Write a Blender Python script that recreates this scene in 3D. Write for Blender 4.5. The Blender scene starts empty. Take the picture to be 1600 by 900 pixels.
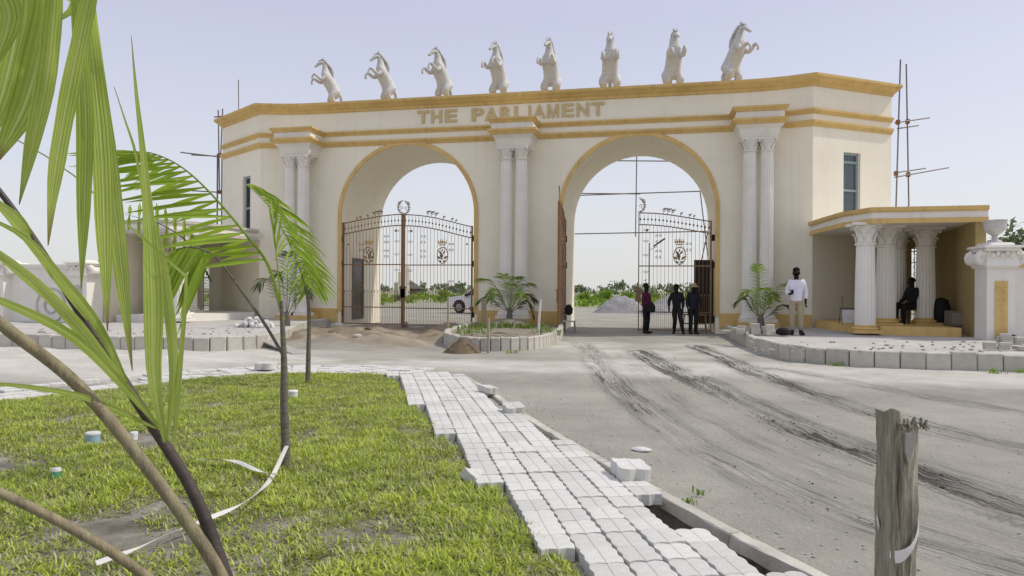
import bpy, bmesh, math, random
import numpy as np
from mathutils import Vector, Matrix, Euler
R = math.radians
rnd = random.Random(7)
scene = bpy.context.scene
COL = scene.collection

# ------------------------------------------------------------------ camera
F = 1075.0; TH = math.atan(.21); ROLL = .0060; HY = 452.0
CAM = Vector((0.0, -24.75, 1.5))
CT, ST = math.cos(TH), math.sin(TH)
cd = bpy.data.cameras.new("camera"); cam = bpy.data.objects.new("camera", cd); COL.objects.link(cam)
cd.sensor_width = 36; cd.lens = F / 1600 * 36; cd.shift_y = 2 / 1600
cd.clip_start = .05; cd.clip_end = 3000
cam.matrix_world = Matrix.Translation(CAM) @ Matrix.Rotation(TH, 4, 'Z') @ Matrix.Rotation(R(90), 4, 'X') @ Matrix.Rotation(ROLL, 4, 'Z')
scene.camera = cam

# ------------------------------------------------------------------ light
SUN = Vector((.95, .26, 1.25)).normalized()
EL = math.asin(SUN.z); AZ = math.atan2(SUN.x, SUN.y)
w = bpy.data.worlds.new("World"); scene.world = w; w.use_nodes = True
nt = w.node_tree; bg = nt.nodes['Background']
sky = nt.nodes.new('ShaderNodeTexSky'); sky.sky_type = 'NISHITA'; sky.sun_disc = False
sky.sun_elevation = EL; sky.sun_rotation = AZ; sky.air_density = 1.0; sky.dust_density = 4.0; sky.ozone_density = 2.0
mixs = nt.nodes.new('ShaderNodeMix'); mixs.data_type = 'RGBA'; mixs.inputs[0].default_value = .75
wtc = nt.nodes.new('ShaderNodeTexCoord'); wsp = nt.nodes.new('ShaderNodeSeparateXYZ'); nt.links.new(wtc.outputs['Generated'], wsp.inputs[0])
veil = nt.nodes.new('ShaderNodeValToRGB'); ve = veil.color_ramp.elements      # pale haze that whitens towards the horizon all round
ve[0].position = 0.0; ve[0].color = (6.1, 6.15, 6.0, 1); ve[1].position = .36; ve[1].color = (4.4, 4.45, 5.5, 1); q0 = ve.new(.14); q0.color = (5.45, 5.55, 6.0, 1)
nt.links.new(wsp.outputs[2], veil.inputs[0]); nt.links.new(veil.outputs[0], mixs.inputs[7])
nt.links.new(sky.outputs[0], mixs.inputs[6]); nt.links.new(mixs.outputs[2], bg.inputs[0])
bg.inputs[1].default_value = .115
sl = bpy.data.lights.new("sun", 'SUN'); sl.energy = 1.95; sl.angle = R(1.2); sl.color = (1, .95, .86)
so = bpy.data.objects.new("sun", sl); COL.objects.link(so); so.rotation_euler = SUN.to_track_quat('Z', 'Y').to_euler()
vs = scene.view_settings; vs.view_transform = 'Standard'; vs.look = 'None'; vs.exposure = 0.41; vs.gamma = 1
scene.cycles.max_bounces = 6

# ------------------------------------------------------------------ pixel helpers (photo pixel -> place in the world)
def ray(px, py):
    u = px - 800; v = HY - py
    u2 = (u - ROLL * v) / F; v2 = (v + ROLL * u) / F
    return Vector((-ST + u2 * CT, CT + u2 * ST, v2))
def gnd(px, py, z=0.0):
    d = ray(px, py); return CAM + d * ((z - CAM.z) / d.z)
def onY(px, py, Y):
    d = ray(px, py); return CAM + d * ((Y - CAM.y) / d.y)
def dep(px, py, k):
    return CAM + ray(px, py) * k

# ------------------------------------------------------------------ materials
MATS = {}
def mat(name, c1, c2=None, rough=.8, scale=6., bump=0., bscale=None, detail=6, objvar=0., metal=0., trans=0., stretch=None, spec=.3, dirt=None, dscale=.7, damt=.5):
    if name in MATS: return MATS[name]
    m = bpy.data.materials.new(name); m.use_nodes = True; n = m.node_tree; L = n.links
    p = n.nodes['Principled BSDF']; p.inputs['Roughness'].default_value = rough; p.inputs['Metallic'].default_value = metal
    p.inputs['Specular IOR Level'].default_value = spec
    c2 = c2 or tuple(x * .85 for x in c1)
    tc = n.nodes.new('ShaderNodeTexCoord'); src = tc.outputs['Object']
    if stretch:
        mp = n.nodes.new('ShaderNodeMapping'); mp.inputs['Scale'].default_value = stretch; L.new(src, mp.inputs[0]); src = mp.outputs[0]
    nz = n.nodes.new('ShaderNodeTexNoise'); nz.inputs['Scale'].default_value = scale; nz.inputs['Detail'].default_value = detail; nz.inputs['Roughness'].default_value = .65
    L.new(src, nz.inputs['Vector'])
    cr = n.nodes.new('ShaderNodeValToRGB'); cr.color_ramp.elements[0].position = .32; cr.color_ramp.elements[1].position = .68
    cr.color_ramp.elements[0].color = (*c2, 1); cr.color_ramp.elements[1].color = (*c1, 1)
    L.new(nz.outputs[0], cr.inputs[0]); out = cr.outputs[0]
    if dirt:
        n2 = n.nodes.new('ShaderNodeTexNoise'); n2.inputs['Scale'].default_value = dscale; n2.inputs['Detail'].default_value = 8; n2.inputs['Roughness'].default_value = .7
        L.new(src, n2.inputs['Vector'])
        r2 = n.nodes.new('ShaderNodeValToRGB'); r2.color_ramp.elements[0].position = .5; r2.color_ramp.elements[1].position = .72
        r2.color_ramp.elements[0].color = (0, 0, 0, 1); r2.color_ramp.elements[1].color = (damt, damt, damt, 1)
        L.new(n2.outputs[0], r2.inputs[0])
        mx = n.nodes.new('ShaderNodeMix'); mx.data_type = 'RGBA'; mx.inputs[7].default_value = (*dirt, 1)
        L.new(r2.outputs[0], mx.inputs[0]); L.new(out, mx.inputs[6]); out = mx.outputs[2]
    if objvar:
        oi = n.nodes.new('ShaderNodeObjectInfo'); mr = n.nodes.new('ShaderNodeMapRange')
        mr.inputs[3].default_value = 1 - objvar; mr.inputs[4].default_value = 1 + objvar * .5
        L.new(oi.outputs['Random'], mr.inputs[0])
        hs = n.nodes.new('ShaderNodeHueSaturation'); L.new(mr.outputs[0], hs.inputs['Value']); L.new(out, hs.inputs['Color']); out = hs.outputs[0]
    L.new(out, p.inputs['Base Color'])
    if bump:
        bn = n.nodes.new('ShaderNodeTexNoise'); bn.inputs['Scale'].default_value = bscale or scale * 5; bn.inputs['Detail'].default_value = 8
        L.new(src, bn.inputs['Vector'])
        b = n.nodes.new('ShaderNodeBump'); b.inputs['Strength'].default_value = bump; b.inputs['Distance'].default_value = .02
        L.new(bn.outputs[0], b.inputs['Height']); L.new(b.outputs[0], p.inputs['Normal'])
    if trans:
        tr = n.nodes.new('ShaderNodeBsdfTranslucent'); L.new(out, tr.inputs[0]); ms = n.nodes.new('ShaderNodeMixShader'); ms.inputs[0].default_value = trans
        L.new(p.outputs[0], ms.inputs[1]); L.new(tr.outputs[0], ms.inputs[2]); L.new(ms.outputs[0], n.nodes['Material Output'].inputs[0])
    MATS[name] = m; return m

PLASTER = mat('plaster', (.88, .825, .68), (.845, .79, .64), .9, 1.2, .15, 40, dirt=(.56, .50, .40), dscale=.45, damt=.22)
def streaks(m, col, amt):
    n = m.node_tree; L = n.links; p = n.nodes['Principled BSDF']; src = p.inputs['Base Color'].links[0].from_socket
    tc = n.nodes.new('ShaderNodeTexCoord'); mp = n.nodes.new('ShaderNodeMapping'); mp.inputs['Scale'].default_value = (5, 5, .16); L.new(tc.outputs['Object'], mp.inputs[0])
    nz = n.nodes.new('ShaderNodeTexNoise'); nz.inputs['Scale'].default_value = 1; nz.inputs['Detail'].default_value = 5; L.new(mp.outputs[0], nz.inputs[0])
    r = n.nodes.new('ShaderNodeMapRange'); r.inputs[1].default_value = .52; r.inputs[2].default_value = .75; r.inputs[4].default_value = amt; L.new(nz.outputs[0], r.inputs[0])
    mx = n.nodes.new('ShaderNodeMix'); mx.data_type = 'RGBA'; mx.inputs[7].default_value = (*col, 1); L.new(r.outputs[0], mx.inputs[0]); L.new(src, mx.inputs[6]); L.new(mx.outputs[2], p.inputs['Base Color'])
streaks(PLASTER, (.50, .44, .34), .12)
WHITEP = mat('white_paint', (.82, .79, .72), (.77, .74, .67), .75, 3, .08, 60, dirt=(.55, .5, .42), dscale=.8, damt=.3)
GOLD = mat('gold_paint', (.70, .49, .19), (.62, .425, .15), .6, 3, .06, 50, dirt=(.42, .27, .10), dscale=1.2, damt=.5)
streaks(GOLD, (.40, .27, .10), .5)
streaks(WHITEP, (.5, .46, .38), .25)
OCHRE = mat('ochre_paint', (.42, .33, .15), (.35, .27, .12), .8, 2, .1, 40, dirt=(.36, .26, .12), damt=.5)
STATUE = mat('statue_white', (.62, .61, .575), (.48, .47, .44), .7, 9, .1, 50)
CONC = mat('concrete', (.58, .555, .48), (.46, .44, .375), .9, 5, .35, 60, objvar=.14, dirt=(.27, .25, .21), dscale=2.2, damt=.6)
PAVER = mat('paver_concrete', (.68, .675, .63), (.57, .565, .525), .9, 16, .5, 120, objvar=.13, dirt=(.36, .345, .31), dscale=4, damt=.65)
PAVING = mat('pavement_concrete', (.52, .50, .465), (.42, .40, .365), .95, 1.6, .5, 30, dirt=(.30, .275, .235), dscale=1.1, damt=.7)
IRON = mat('rusty_iron', (.34, .21, .12), (.22, .14, .09), .7, 20, 0, metal=.2)
RUST = mat('rust_primer', (.30, .155, .06), (.20, .10, .045), .75, 8, .1, 40)
IRONGOLD = mat('gilded_iron', (.62, .42, .12), (.5, .32, .1), .5, 20)
STEEL = mat('scaffold_steel', (.24, .21, .20), (.17, .13, .115), .6, 12, metal=.3)
DARKGLASS = mat('dark_glass', (.012, .013, .015), (.01, .01, .012), .15, 3, spec=.5)
BLUEGLASS = mat('blue_glass', (.09, .115, .13), (.07, .09, .105), .12, 3, spec=.5)
ALU = mat('aluminium', (.30, .37, .39), (.25, .31, .33), .4, 8)
DARKWOOD = mat('dark_wood', (.045, .032, .024), (.025, .018, .014), .6, 8, .1, stretch=(6, 6, .6))
WOODPALE = mat('pale_wood', (.42, .36, .27), (.30, .255, .19), .85, 8, .2, stretch=(8, 8, .8))
POSTWOOD = mat('weathered_wood', (.38, .35, .27), (.17, .155, .11), .9, 9, .9, 26, stretch=(7, 7, .55), dirt=(.085, .10, .04), dscale=1.6, damt=.8)
POSTCUT = mat('cut_wood', (.50, .46, .37), (.36, .325, .25), .9, 9, .7, 26, stretch=(8, 8, .6))
TAPE = mat('white_tape', (.76, .74, .70), (.66, .64, .60), .6, 8, .1, trans=.15)
LEAF = mat('palm_leaf', (.21, .31, .040), (.13, .21, .026), .42, 3, .1, 40, objvar=.22, trans=.38, spec=.45)
LEAFB = mat('palm_leaf_young', (.36, .50, .045), (.26, .39, .032), .45, 3, 0, objvar=.18, trans=.42, spec=.4)
LEAFD = mat('palm_leaf_dark', (.085, .135, .035), (.05, .085, .022), .5, 5, 0, objvar=.2, trans=.25)
PETIOLE = mat('petiole', (.31, .275, .165), (.20, .165, .10), .6, 5, .4, 30, stretch=(6, 6, 1.2), dirt=(.06, .045, .035), dscale=3, damt=.7)
RACHIS = mat('dark_rachis', (.085, .065, .055), (.045, .036, .032), .5, 6, .3, 30)
TRUNK = mat('palm_trunk', (.20, .18, .145), (.11, .095, .075), .9, 12, .6, 40, stretch=(1, 1, 3))
BUSH = mat('bush_leaf', (.27, .41, .045), (.17, .27, .030), .6, .5, 0, trans=.35)
BUSHD = mat('tree_leaf', (.20, .25, .13), (.14, .18, .09), .6, .4, 0, trans=.2)
SKIN = mat('dark_skin', (.026, .016, .012), (.020, .012, .009), .65, 10, spec=.15)
GRAVEL = mat('grey_gravel', (.34, .335, .33), (.24, .235, .23), .95, 5, .8, 25)
CARW = mat('car_white', (.75, .76, .77), (.73, .74, .75), .25, 3, spec=.5)
RUBBER = mat('rubber', (.018, .018, .018), None, .8)
RIM = mat('alloy_rim', (.35, .35, .35), None, .35, metal=.6)
CHALK = mat('white_rubble', (.72, .715, .69), (.6, .59, .57), .9, 12, .4, objvar=.15)
BROWNSOIL = mat('brown_soil', (.20, .155, .10), (.12, .09, .055), .95, 9, .9, 40)
def flat(name, c, rough=.8): return mat(name, c, tuple(x * .82 for x in c), rough, 15, 0)

# ------------------------------------------------------------------ mesh helper
class MB:
    def __init__(s): s.v = []; s.f = []
    def add(s, v, f):
        o = len(s.v); s.v += [tuple(x) for x in v]; s.f += [tuple(i + o for i in q) for q in f]; return s
    def box(s, x0, x1, y0, y1, z0, z1, M=None):
        v = [(x0, y0, z0), (x1, y0, z0), (x1, y1, z0), (x0, y1, z0), (x0, y0, z1), (x1, y0, z1), (x1, y1, z1), (x0, y1, z1)]
        if M: v = [M @ Vector(q) for q in v]
        return s.add(v, [(0, 3, 2, 1), (4, 5, 6, 7), (0, 1, 5, 4), (1, 2, 6, 5), (2, 3, 7, 6), (3, 0, 4, 7)])
    def bbox(s, x0, x1, y0, y1, z0, z1, b=.01, M=None):       # box with chamfered top and vertical edges
        def ring(i, z): return [(x0 + i, y0 + b, z), (x0 + b, y0 + i, z), (x1 - b, y0 + i, z), (x1 - i, y0 + b, z), (x1 - i, y1 - b, z), (x1 - b, y1 - i, z), (x0 + b, y1 - i, z), (x0 + i, y1 - b, z)]
        v = ring(0, z0) + ring(0, z1 - b) + [(min(max(x, x0 + b), x1 - b), min(max(y, y0 + b), y1 - b), z1) for x, y, z in ring(b, z1)]
        if M: v = [M @ Vector(q) for q in v]
        f = [tuple(range(7, -1, -1)), tuple(range(16, 24))]
        for k in (0, 8):
            for i in range(8): j = (i + 1) % 8; f.append((k + i, k + j, k + 8 + j, k + 8 + i))
        return s.add(v, f)
    def prism(s, poly, z0, z1):
        n = len(poly); v = [(x, y, z0) for x, y in poly] + [(x, y, z1) for x, y in poly]
        f = [tuple(range(n - 1, -1, -1)), tuple(range(n, 2 * n))] + [(i, (i + 1) % n, n + (i + 1) % n, n + i) for i in range(n)]
        return s.add(v, f)
    def tube(s, pts, rads, seg=8, cap=True):
        pts = [Vector(p) for p in pts]; n = len(pts)
        if not hasattr(rads, '__len__'): rads = [rads] * n
        v = []; up = Vector((0, 0, 1)); prev = None
        for i, p in enumerate(pts):
            t = (pts[min(i + 1, n - 1)] - pts[max(i - 1, 0)]).normalized()
            if prev is None:
                a = t.cross(up);
                if a.length < .01: a = t.cross(Vector((1, 0, 0)))
            else: a = prev - t * prev.dot(t)
            a.normalize(); prev = a; b = t.cross(a)
            for k in range(seg):
                q = 2 * math.pi * k / seg; v.append(p + (a * math.cos(q) + b * math.sin(q)) * rads[i])
        f = [(i * seg + k, i * seg + (k + 1) % seg, (i + 1) * seg + (k + 1) % seg, (i + 1) * seg + k) for i in range(n - 1) for k in range(seg)]
        if cap: f += [tuple(range(seg - 1, -1, -1)), tuple((n - 1) * seg + k for k in range(seg))]
        return s.add(v, f)
    def lathe(s, prof, seg=16, c=(0, 0, 0), flute=0., sq=0):
        v = []
        for r, z in prof:
            for k in range(seg):
                q = 2 * math.pi * k / seg; rr = r * (1 - (flute if k % 2 else 0))
                if sq: rr = r / max(abs(math.cos(q)), abs(math.sin(q)))
                v.append((c[0] + rr * math.cos(q), c[1] + rr * math.sin(q), c[2] + z))
        n = len(prof)
        f = [(i * seg + k, i * seg + (k + 1) % seg, (i + 1) * seg + (k + 1) % seg, (i + 1) * seg + k) for i in range(n - 1) for k in range(seg)]
        f += [tuple(range(seg - 1, -1, -1)), tuple((n - 1) * seg + k for k in range(seg))]
        return s.add(v, f)
    def sweep(s, path, prof, closed=False):
        """profile of (outward offset, z) along a plan polyline; outward = right-hand side of travel; mitred"""
        P = [Vector((p[0], p[1])) for p in path]; n = len(P); v = []
        for i in range(n):
            a = P[i] - P[i - 1] if (i > 0 or closed) else P[1] - P[0]
            b = P[(i + 1) % n] - P[i] if (i < n - 1 or closed) else P[-1] - P[-2]
            a.normalize(); b.normalize(); na = Vector((a.y, -a.x)); nb = Vector((b.y, -b.x)); m = na + nb
            m = m / max(.3, (1 + na.dot(nb)))
            for o, z in prof: v.append((P[i].x + m.x * o, P[i].y + m.y * o, z))
        k = len(prof); f = []
        for i in range(n if closed else n - 1):
            for j in range(k):
                f.append((i * k + j, ((i + 1) % n) * k + j, ((i + 1) % n) * k + (j + 1) % k, i * k + (j + 1) % k))
        if not closed: f += [tuple(range(k)), tuple((n - 1) * k + j for j in range(k - 1, -1, -1))]
        return s.add(v, f)
    def xform(s, M): s.v = [tuple(M @ Vector(q)) for q in s.v]; return s
    def mesh(s, name, m, smooth=False):
        me = bpy.data.meshes.new(name); me.from_pydata(s.v, [], s.f)
        for x in (m if isinstance(m, (list, tuple)) else [m]): me.materials.append(x)
        bm = bmesh.new(); bm.from_mesh(me); bmesh.ops.recalc_face_normals(bm, faces=bm.faces) if not getattr(s, 'across', None) else None; bm.to_mesh(me); bm.free()
        if smooth:
            me.polygons.foreach_set('use_smooth', [True] * len(me.polygons)); me.set_sharp_from_angle(angle=R(40))
        if getattr(s, 'across', None) and len(s.across) == len(me.vertices): me.attributes.new('across', 'FLOAT', 'POINT').data.foreach_set('value', s.across); me.attributes.new('along', 'FLOAT', 'POINT').data.foreach_set('value', s.along)
        me.update(); return me
    def build(s, name, m, parent=None, smooth=False, loc=None): return link(name, s.mesh(name, m, smooth), parent, loc)

def link(name, me, parent=None, loc=None, rz=None, scale=None):
    o = bpy.data.objects.new(name, me); COL.objects.link(o); o.parent = parent
    if loc is not None: o.location = loc
    if rz is not None: o.rotation_euler = rz if hasattr(rz, '__len__') else (0, 0, rz)
    if scale is not None: o.scale = scale if hasattr(scale, '__len__') else (scale,) * 3
    return o
def tag(o, label, cat, group=None):
    o['label'] = label; o['category'] = cat
    if group: o['group'] = group
    return o
def thing(name, label, cat, loc=(0, 0, 0), rz=0, group=None):
    o = link(name, None, None, loc, rz); o.empty_display_size = .2; return tag(o, label, cat, group)
def kind(o, k): o['kind'] = k; return o
def copy_tree(o, parent=None):
    c_ = o.copy(); COL.objects.link(c_); c_.parent = parent
    for ch in list(o.children): copy_tree(ch, c_)
    return c_

def vnoise(x, y, seed=0):
    def h(i, j):
        n = np.sin(i * 127.1 + j * 311.7 + seed * 74.7) * 43758.5453; return n - np.floor(n)
    xi = np.floor(x); yi = np.floor(y); fx = x - xi; fy = y - yi
    fx = fx * fx * (3 - 2 * fx); fy = fy * fy * (3 - 2 * fy)
    return (h(xi, yi) * (1 - fx) + h(xi + 1, yi) * fx) * (1 - fy) + (h(xi, yi + 1) * (1 - fx) + h(xi + 1, yi + 1) * fx) * fy
def fbm(x, y, seed=0, oct=4):
    s = 0; a = .5; t = 0
    for k in range(oct): s = s + a * vnoise(x * 2 ** k + 17.3 * k, y * 2 ** k - 9.1 * k, seed + k); t += a; a *= .55
    return s / t
def inpoly(x, y, poly):
    r = np.zeros(x.shape, bool); n = len(poly)
    for i in range(n):
        x0, y0 = poly[i]; x1, y1 = poly[(i + 1) % n]
        if y0 == y1: continue
        c_ = ((y0 > y) != (y1 > y)) & (x < (x1 - x0) * (y - y0) / (y1 - y0) + x0); r ^= c_
    return r
def pdist(x, y, line, full=False):
    d = np.full(x.shape, 1e9); sg = np.zeros(x.shape); al = np.zeros(x.shape); acc = 0
    for (ax, ay), (bx, by) in zip(line[:-1], line[1:]):
        ex, ey = bx - ax, by - ay; L_ = math.hypot(ex, ey); t = np.clip(((x - ax) * ex + (y - ay) * ey) / (ex * ex + ey * ey), 0, 1)
        q = np.hypot(x - ax - t * ex, y - ay - t * ey); k = q < d
        d = np.where(k, q, d); sg = np.where(k, np.sign((x - ax) * ey - (y - ay) * ex), sg); al = np.where(k, acc + t * L_, al); acc += L_
    return (d * sg, al) if full else d
def smooth(a, b, x): t = np.clip((x - a) / (b - a), 0, 1); return t * t * (3 - 2 * t)
def resample(pts, step):
    out = [Vector(pts[0])]; acc = 0
    for a, b in zip(pts[:-1], pts[1:]):
        a, b = Vector(a), Vector(b); L_ = (b - a).length; t = step - acc
        while t <= L_: out.append(a + (b - a) * t / L_); t += step
        acc = L_ - (t - step)
    return out
def spline(pts, n=8):
    P = [Vector(p) for p in pts]; P = [P[0] * 2 - P[1]] + P + [P[-1] * 2 - P[-2]]; out = []
    for i in range(1, len(P) - 2):
        for k in range(n):
            t = k / n; a, b, c_, d = P[i - 1], P[i], P[i + 1], P[i + 2]
            out.append(.5 * ((2 * b) + (c_ - a) * t + (2 * a - 5 * b + 4 * c_ - d) * t * t + (3 * b - a - 3 * c_ + d) * t ** 3))
    return out + [P[-2]]
def gl(*px): return [tuple(gnd(a, b)[:2]) for a, b in px]

# ------------------------------------------------------------------ ground
PL_ = [(-4.75, -13.30), (-4.10, -14.31), (-3.06, -16.36), (-2.31, -17.78), (-1.76, -18.71), (-1.42, -19.50), (-1.12, -19.85), (-.99, -20.2), (-.69, -20.69), (-.40, -21.16), (.15, -22.3)]      # lawn side
PR_ = [(-3.40, -13.30), (-2.89, -14.17), (-2.20, -15.53), (-1.64, -16.75), (-1.11, -17.71), (-.70, -18.50), (-.37, -19.05), (-.09, -19.52), (.17, -20.02), (.42, -20.42), (.84, -21.04), (1.6, -22.3)]   # road side
PPOLY = PL_ + PR_[::-1]
TR = [(gl((905, 535), (930, 560), (960, 600), (1010, 640), (1080, 690), (1180, 745), (1320, 805), (1460, 850), (1620, 900)), .30, .7),
      (gl((1000, 548), (1040, 570), (1100, 600), (1180, 640), (1270, 680), (1400, 730), (1620, 800)), .34, 1.6),
      (gl((1085, 540), (1120, 556), (1190, 588), (1300, 625), (1440, 665), (1620, 705)), .30, 1.1),
      (gl((1200, 575), (1300, 590), (1450, 622), (1620, 650)), .25, .8),
      (gl((975, 555), (1010, 590), (1080, 640), (1170, 690), (1300, 745), (1460, 800), (1620, 845)), .20, .3)]
LAWN = gl((-400, 690), (0, 632), (150, 616), (280, 600), (400, 588), (520, 587), (610, 588)) + [(x + .02, y) for x, y in PL_[1:]] + [(-6, -23.4), (-9.5, -21)]
HOLE = Vector(gnd(1128, 833, .03)).to_2d()
def inhole(x, y, r): return math.hypot(((x - HOLE.x) * .5 - (y - HOLE.y) * .866) / 3.1, (x - HOLE.x) * .866 + (y - HOLE.y) * .5) < r
def gheight(X, Y):
    z = .05 * (fbm(X * .5, Y * .5, 3) - .5) + .025 * (fbm(X * 2.3, Y * 2.3, 5) - .5)
    near = (smooth(-27, -24, Y) * (1 - smooth(2, 8, Y)))
    z += near * .014 * (fbm(X * 9, Y * 9, 8, 3) - .5)
    damp = np.zeros_like(z); tv = np.zeros(z.shape + (3,))
    for k_, (line, wd, st) in enumerate(TR):
        d, al = pdist(X, Y, line, True); d = d + .16 * (fbm(al * .35, al * 0 + k_, 11) - .5)
        inside = np.exp(-(d / wd) ** 2)
        st1 = fbm(d * 7 + 40, al * .35 + k_ * 9, 23 + k_, 2); cl = fbm(X * 9, Y * 9, 21, 3)
        z += st * inside * (-.022 + .095 * (st1 - .5) + .034 * (cl - .5))
        patch = .55 + .45 * smooth(.36, .58, fbm(al * .40, d * 1.2 + k_ * 3, 41 + k_))
        q = np.clip(st * .8, 0, 1) * smooth(.10, .75, inside) * patch; kk = q > damp
        tv = np.where(kk[..., None], np.stack([d, al, d * 0 + k_ * 7.3], -1), tv); damp = np.where(kk, q, damp)
    # churned dirt before the closed gate, sand drifts on the left
    a = smooth(-13, -11.5, X) * (1 - smooth(-6.6, -5.2, X)) * smooth(-10, -6.5, Y) * (1 - smooth(-.3, .6, Y))
    z += a * (.85 * (fbm(X * .7, Y * .8, 51) - .44) + .10 * (fbm(X * 2, Y * 2, 52) - .5))
    b = (1 - smooth(-9, -6, X)) * smooth(-16.2, -14.5, Y) * (1 - smooth(-9.9, -9.3, Y))
    z += b * (.20 * (fbm(X * .8, Y * .9, 61) - .4) + .05 * (fbm(X * 3, Y * 3, 62) - .5))
    lawn = inpoly(X, Y, LAWN).astype(float)
    z += lawn * (.03 + .05 * (fbm(X * 1.6, Y * 1.6, 71) - .5) + .035 * (fbm(X * 7, Y * 7, 72, 3) - .5))
    # beside / under the footpath
    under = inpoly(X, Y, PPOLY).astype(float); z = z * (1 - under) - .05 * under
    hd = np.hypot(((X - HOLE.x) * .5 - (Y - HOLE.y) * .866) / 3.1, (X - HOLE.x) * .866 + (Y - HOLE.y) * .5); z -= 1.1 * (1 - smooth(.22, .27, hd)) * ((under > 0) | (pdist(X, Y, PR_) < .075))
    far = smooth(10, 30, Y); z *= 1 - .3 * far
    gheight.tv = tv
    return z, damp, a, b, lawn
def steps(*seg):
    out = []
    for a, b, s_ in seg: out += list(np.arange(a, b - 1e-6, s_))
    return np.array(out + [seg[-1][1]])
gx = steps((-1500, -300, 300), (-300, -60, 30), (-60, -24, 3), (-24, -10, .25), (-10, -4, .12), (-4, 5, .045), (5, 12, .12), (12, 30, 1), (30, 300, 27), (300, 1500, 300))
gy = steps((-200, -30, 20), (-30, -23, .7), (-23, -15, .045), (-15, -9, .07), (-9, 1, .12), (1, 30, 1), (30, 120, 6), (120, 300, 30), (300, 2400, 300))
GX, GY = np.meshgrid(gx, gy); GZ, DAMP, DIRT, SAND, LWN = gheight(GX, GY); TV = gheight.tv
nx, ny = len(gx), len(gy)
def npmesh(name, V, Fq, m):
    me = bpy.data.meshes.new(name); k = Fq.shape[1]
    me.vertices.add(len(V)); me.vertices.foreach_set('co', np.ascontiguousarray(V, dtype=np.float32).ravel())
    me.loops.add(Fq.size); me.loops.foreach_set('vertex_index', np.ascontiguousarray(Fq, dtype=np.int32).ravel())
    me.polygons.add(len(Fq)); me.polygons.foreach_set('loop_start', np.arange(0, Fq.size, k, dtype=np.int32))
    me.materials.append(m); me.update(calc_edges=True); me.validate(); return me
def ground_mat():
    m = bpy.data.materials.new('sandy_ground'); m.use_nodes = True; n = m.node_tree; L = n.links; p = n.nodes['Principled BSDF']
    p.inputs['Roughness'].default_value = .95; p.inputs['Specular IOR Level'].default_value = .15
    tc = n.nodes.new('ShaderNodeTexCoord')
    def noise(s, det=8, rg=.65):
        q = n.nodes.new('ShaderNodeTexNoise'); q.inputs['Scale'].default_value = s; q.inputs['Detail'].default_value = det; q.inputs['Roughness'].default_value = rg
        L.new(tc.outputs['Object'], q.inputs['Vector']); return q.outputs[0]
    def ramp(v, a, b, ca, cb):
        r = n.nodes.new('ShaderNodeValToRGB'); r.color_ramp.elements[0].position = a; r.color_ramp.elements[1].position = b
        r.color_ramp.elements[0].color = (*ca, 1); r.color_ramp.elements[1].color = (*cb, 1); L.new(v, r.inputs[0]); return r.outputs[0]
    def mix(f, a, b):
        q = n.nodes.new('ShaderNodeMix'); q.data_type = 'RGBA'
        L.new(f, q.inputs[0]); L.new(a, q.inputs[6])
        if isinstance(b, tuple): q.inputs[7].default_value = (*b, 1)
        else: L.new(b, q.inputs[7])
        return q.outputs[2]
    def attr(nm): q = n.nodes.new('ShaderNodeAttribute'); q.attribute_name = nm; return q.outputs['Fac']
    base = ramp(noise(.55), .35, .66, (.275, .262, .222), (.385, .37, .318))
    spk = ramp(noise(45, 3), .56, .70, (0, 0, 0), (.55, .55, .55)); base = mix(spk, base, (.20, .19, .17))
    spl = ramp(noise(28, 3), .60, .72, (0, 0, 0), (.5, .5, .5)); base = mix(spl, base, (.50, .48, .45))
    base = mix(attr('sand'), base, ramp(noise(1.1), .36, .66, (.46, .44, .385), (.60, .58, .52)))
    base = mix(attr('dirt'), base, ramp(noise(.9), .36, .64, (.17, .135, .09), (.36, .305, .225)))
    base = mix(attr('lawn'), base, ramp(noise(3), .36, .64, (.14, .125, .10), (.31, .285, .24)))
    base = mix(attr('field'), base, ramp(noise(.12), .40, .60, (.33, .31, .22), (.17, .25, .06)))
    ta = n.nodes.new('ShaderNodeAttribute'); ta.attribute_name = 'tvec'
    def tnoise(sc, lo, hi, det=4):
        mp = n.nodes.new('ShaderNodeMapping'); mp.inputs['Scale'].default_value = sc; L.new(ta.outputs['Vector'], mp.inputs[0])
        q = n.nodes.new('ShaderNodeTexNoise'); q.inputs['Scale'].default_value = 1; q.inputs['Detail'].default_value = det; q.inputs['Roughness'].default_value = .62; L.new(mp.outputs[0], q.inputs['Vector'])
        r = n.nodes.new('ShaderNodeMapRange'); r.inputs[1].default_value = lo; r.inputs[2].default_value = hi; L.new(q.outputs[0], r.inputs[0]); return r.outputs[0]
    def mul(a_, b_, op='MULTIPLY'):
        q = n.nodes.new('ShaderNodeMath'); q.operation = op
        for i_, x_ in enumerate((a_, b_)):
            if isinstance(x_, (int, float)): q.inputs[i_].default_value = x_
            else: L.new(x_, q.inputs[i_])
        return q.outputs[0]
    wide = mul(tnoise((7, .30, 1), .44, .62), attr('damp')); fine = mul(mul(tnoise((30, .7, 1), .47, .58), tnoise((4, .7, 1), .42, .56)), attr('damp'))
    lite = mul(mul(tnoise((26, .5, 1.7), .56, .70), .5), attr('damp'))
    base = mix(lite, base, (.47, .455, .42)); base = mix(mul(wide, .85), base, (.125, .115, .098)); base = mix(mul(fine, 1.6), base, ramp(noise(30), .3, .7, (.06, .053, .044), (.14, .128, .108)))
    tdisp = mul(mul(tnoise((30, .9, 1), .3, .7), attr('damp')), 1.5)
    L.new(base, p.inputs['Base Color'])
    b = n.nodes.new('ShaderNodeBump'); b.inputs['Strength'].default_value = .85; b.inputs['Distance'].default_value = .025
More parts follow.
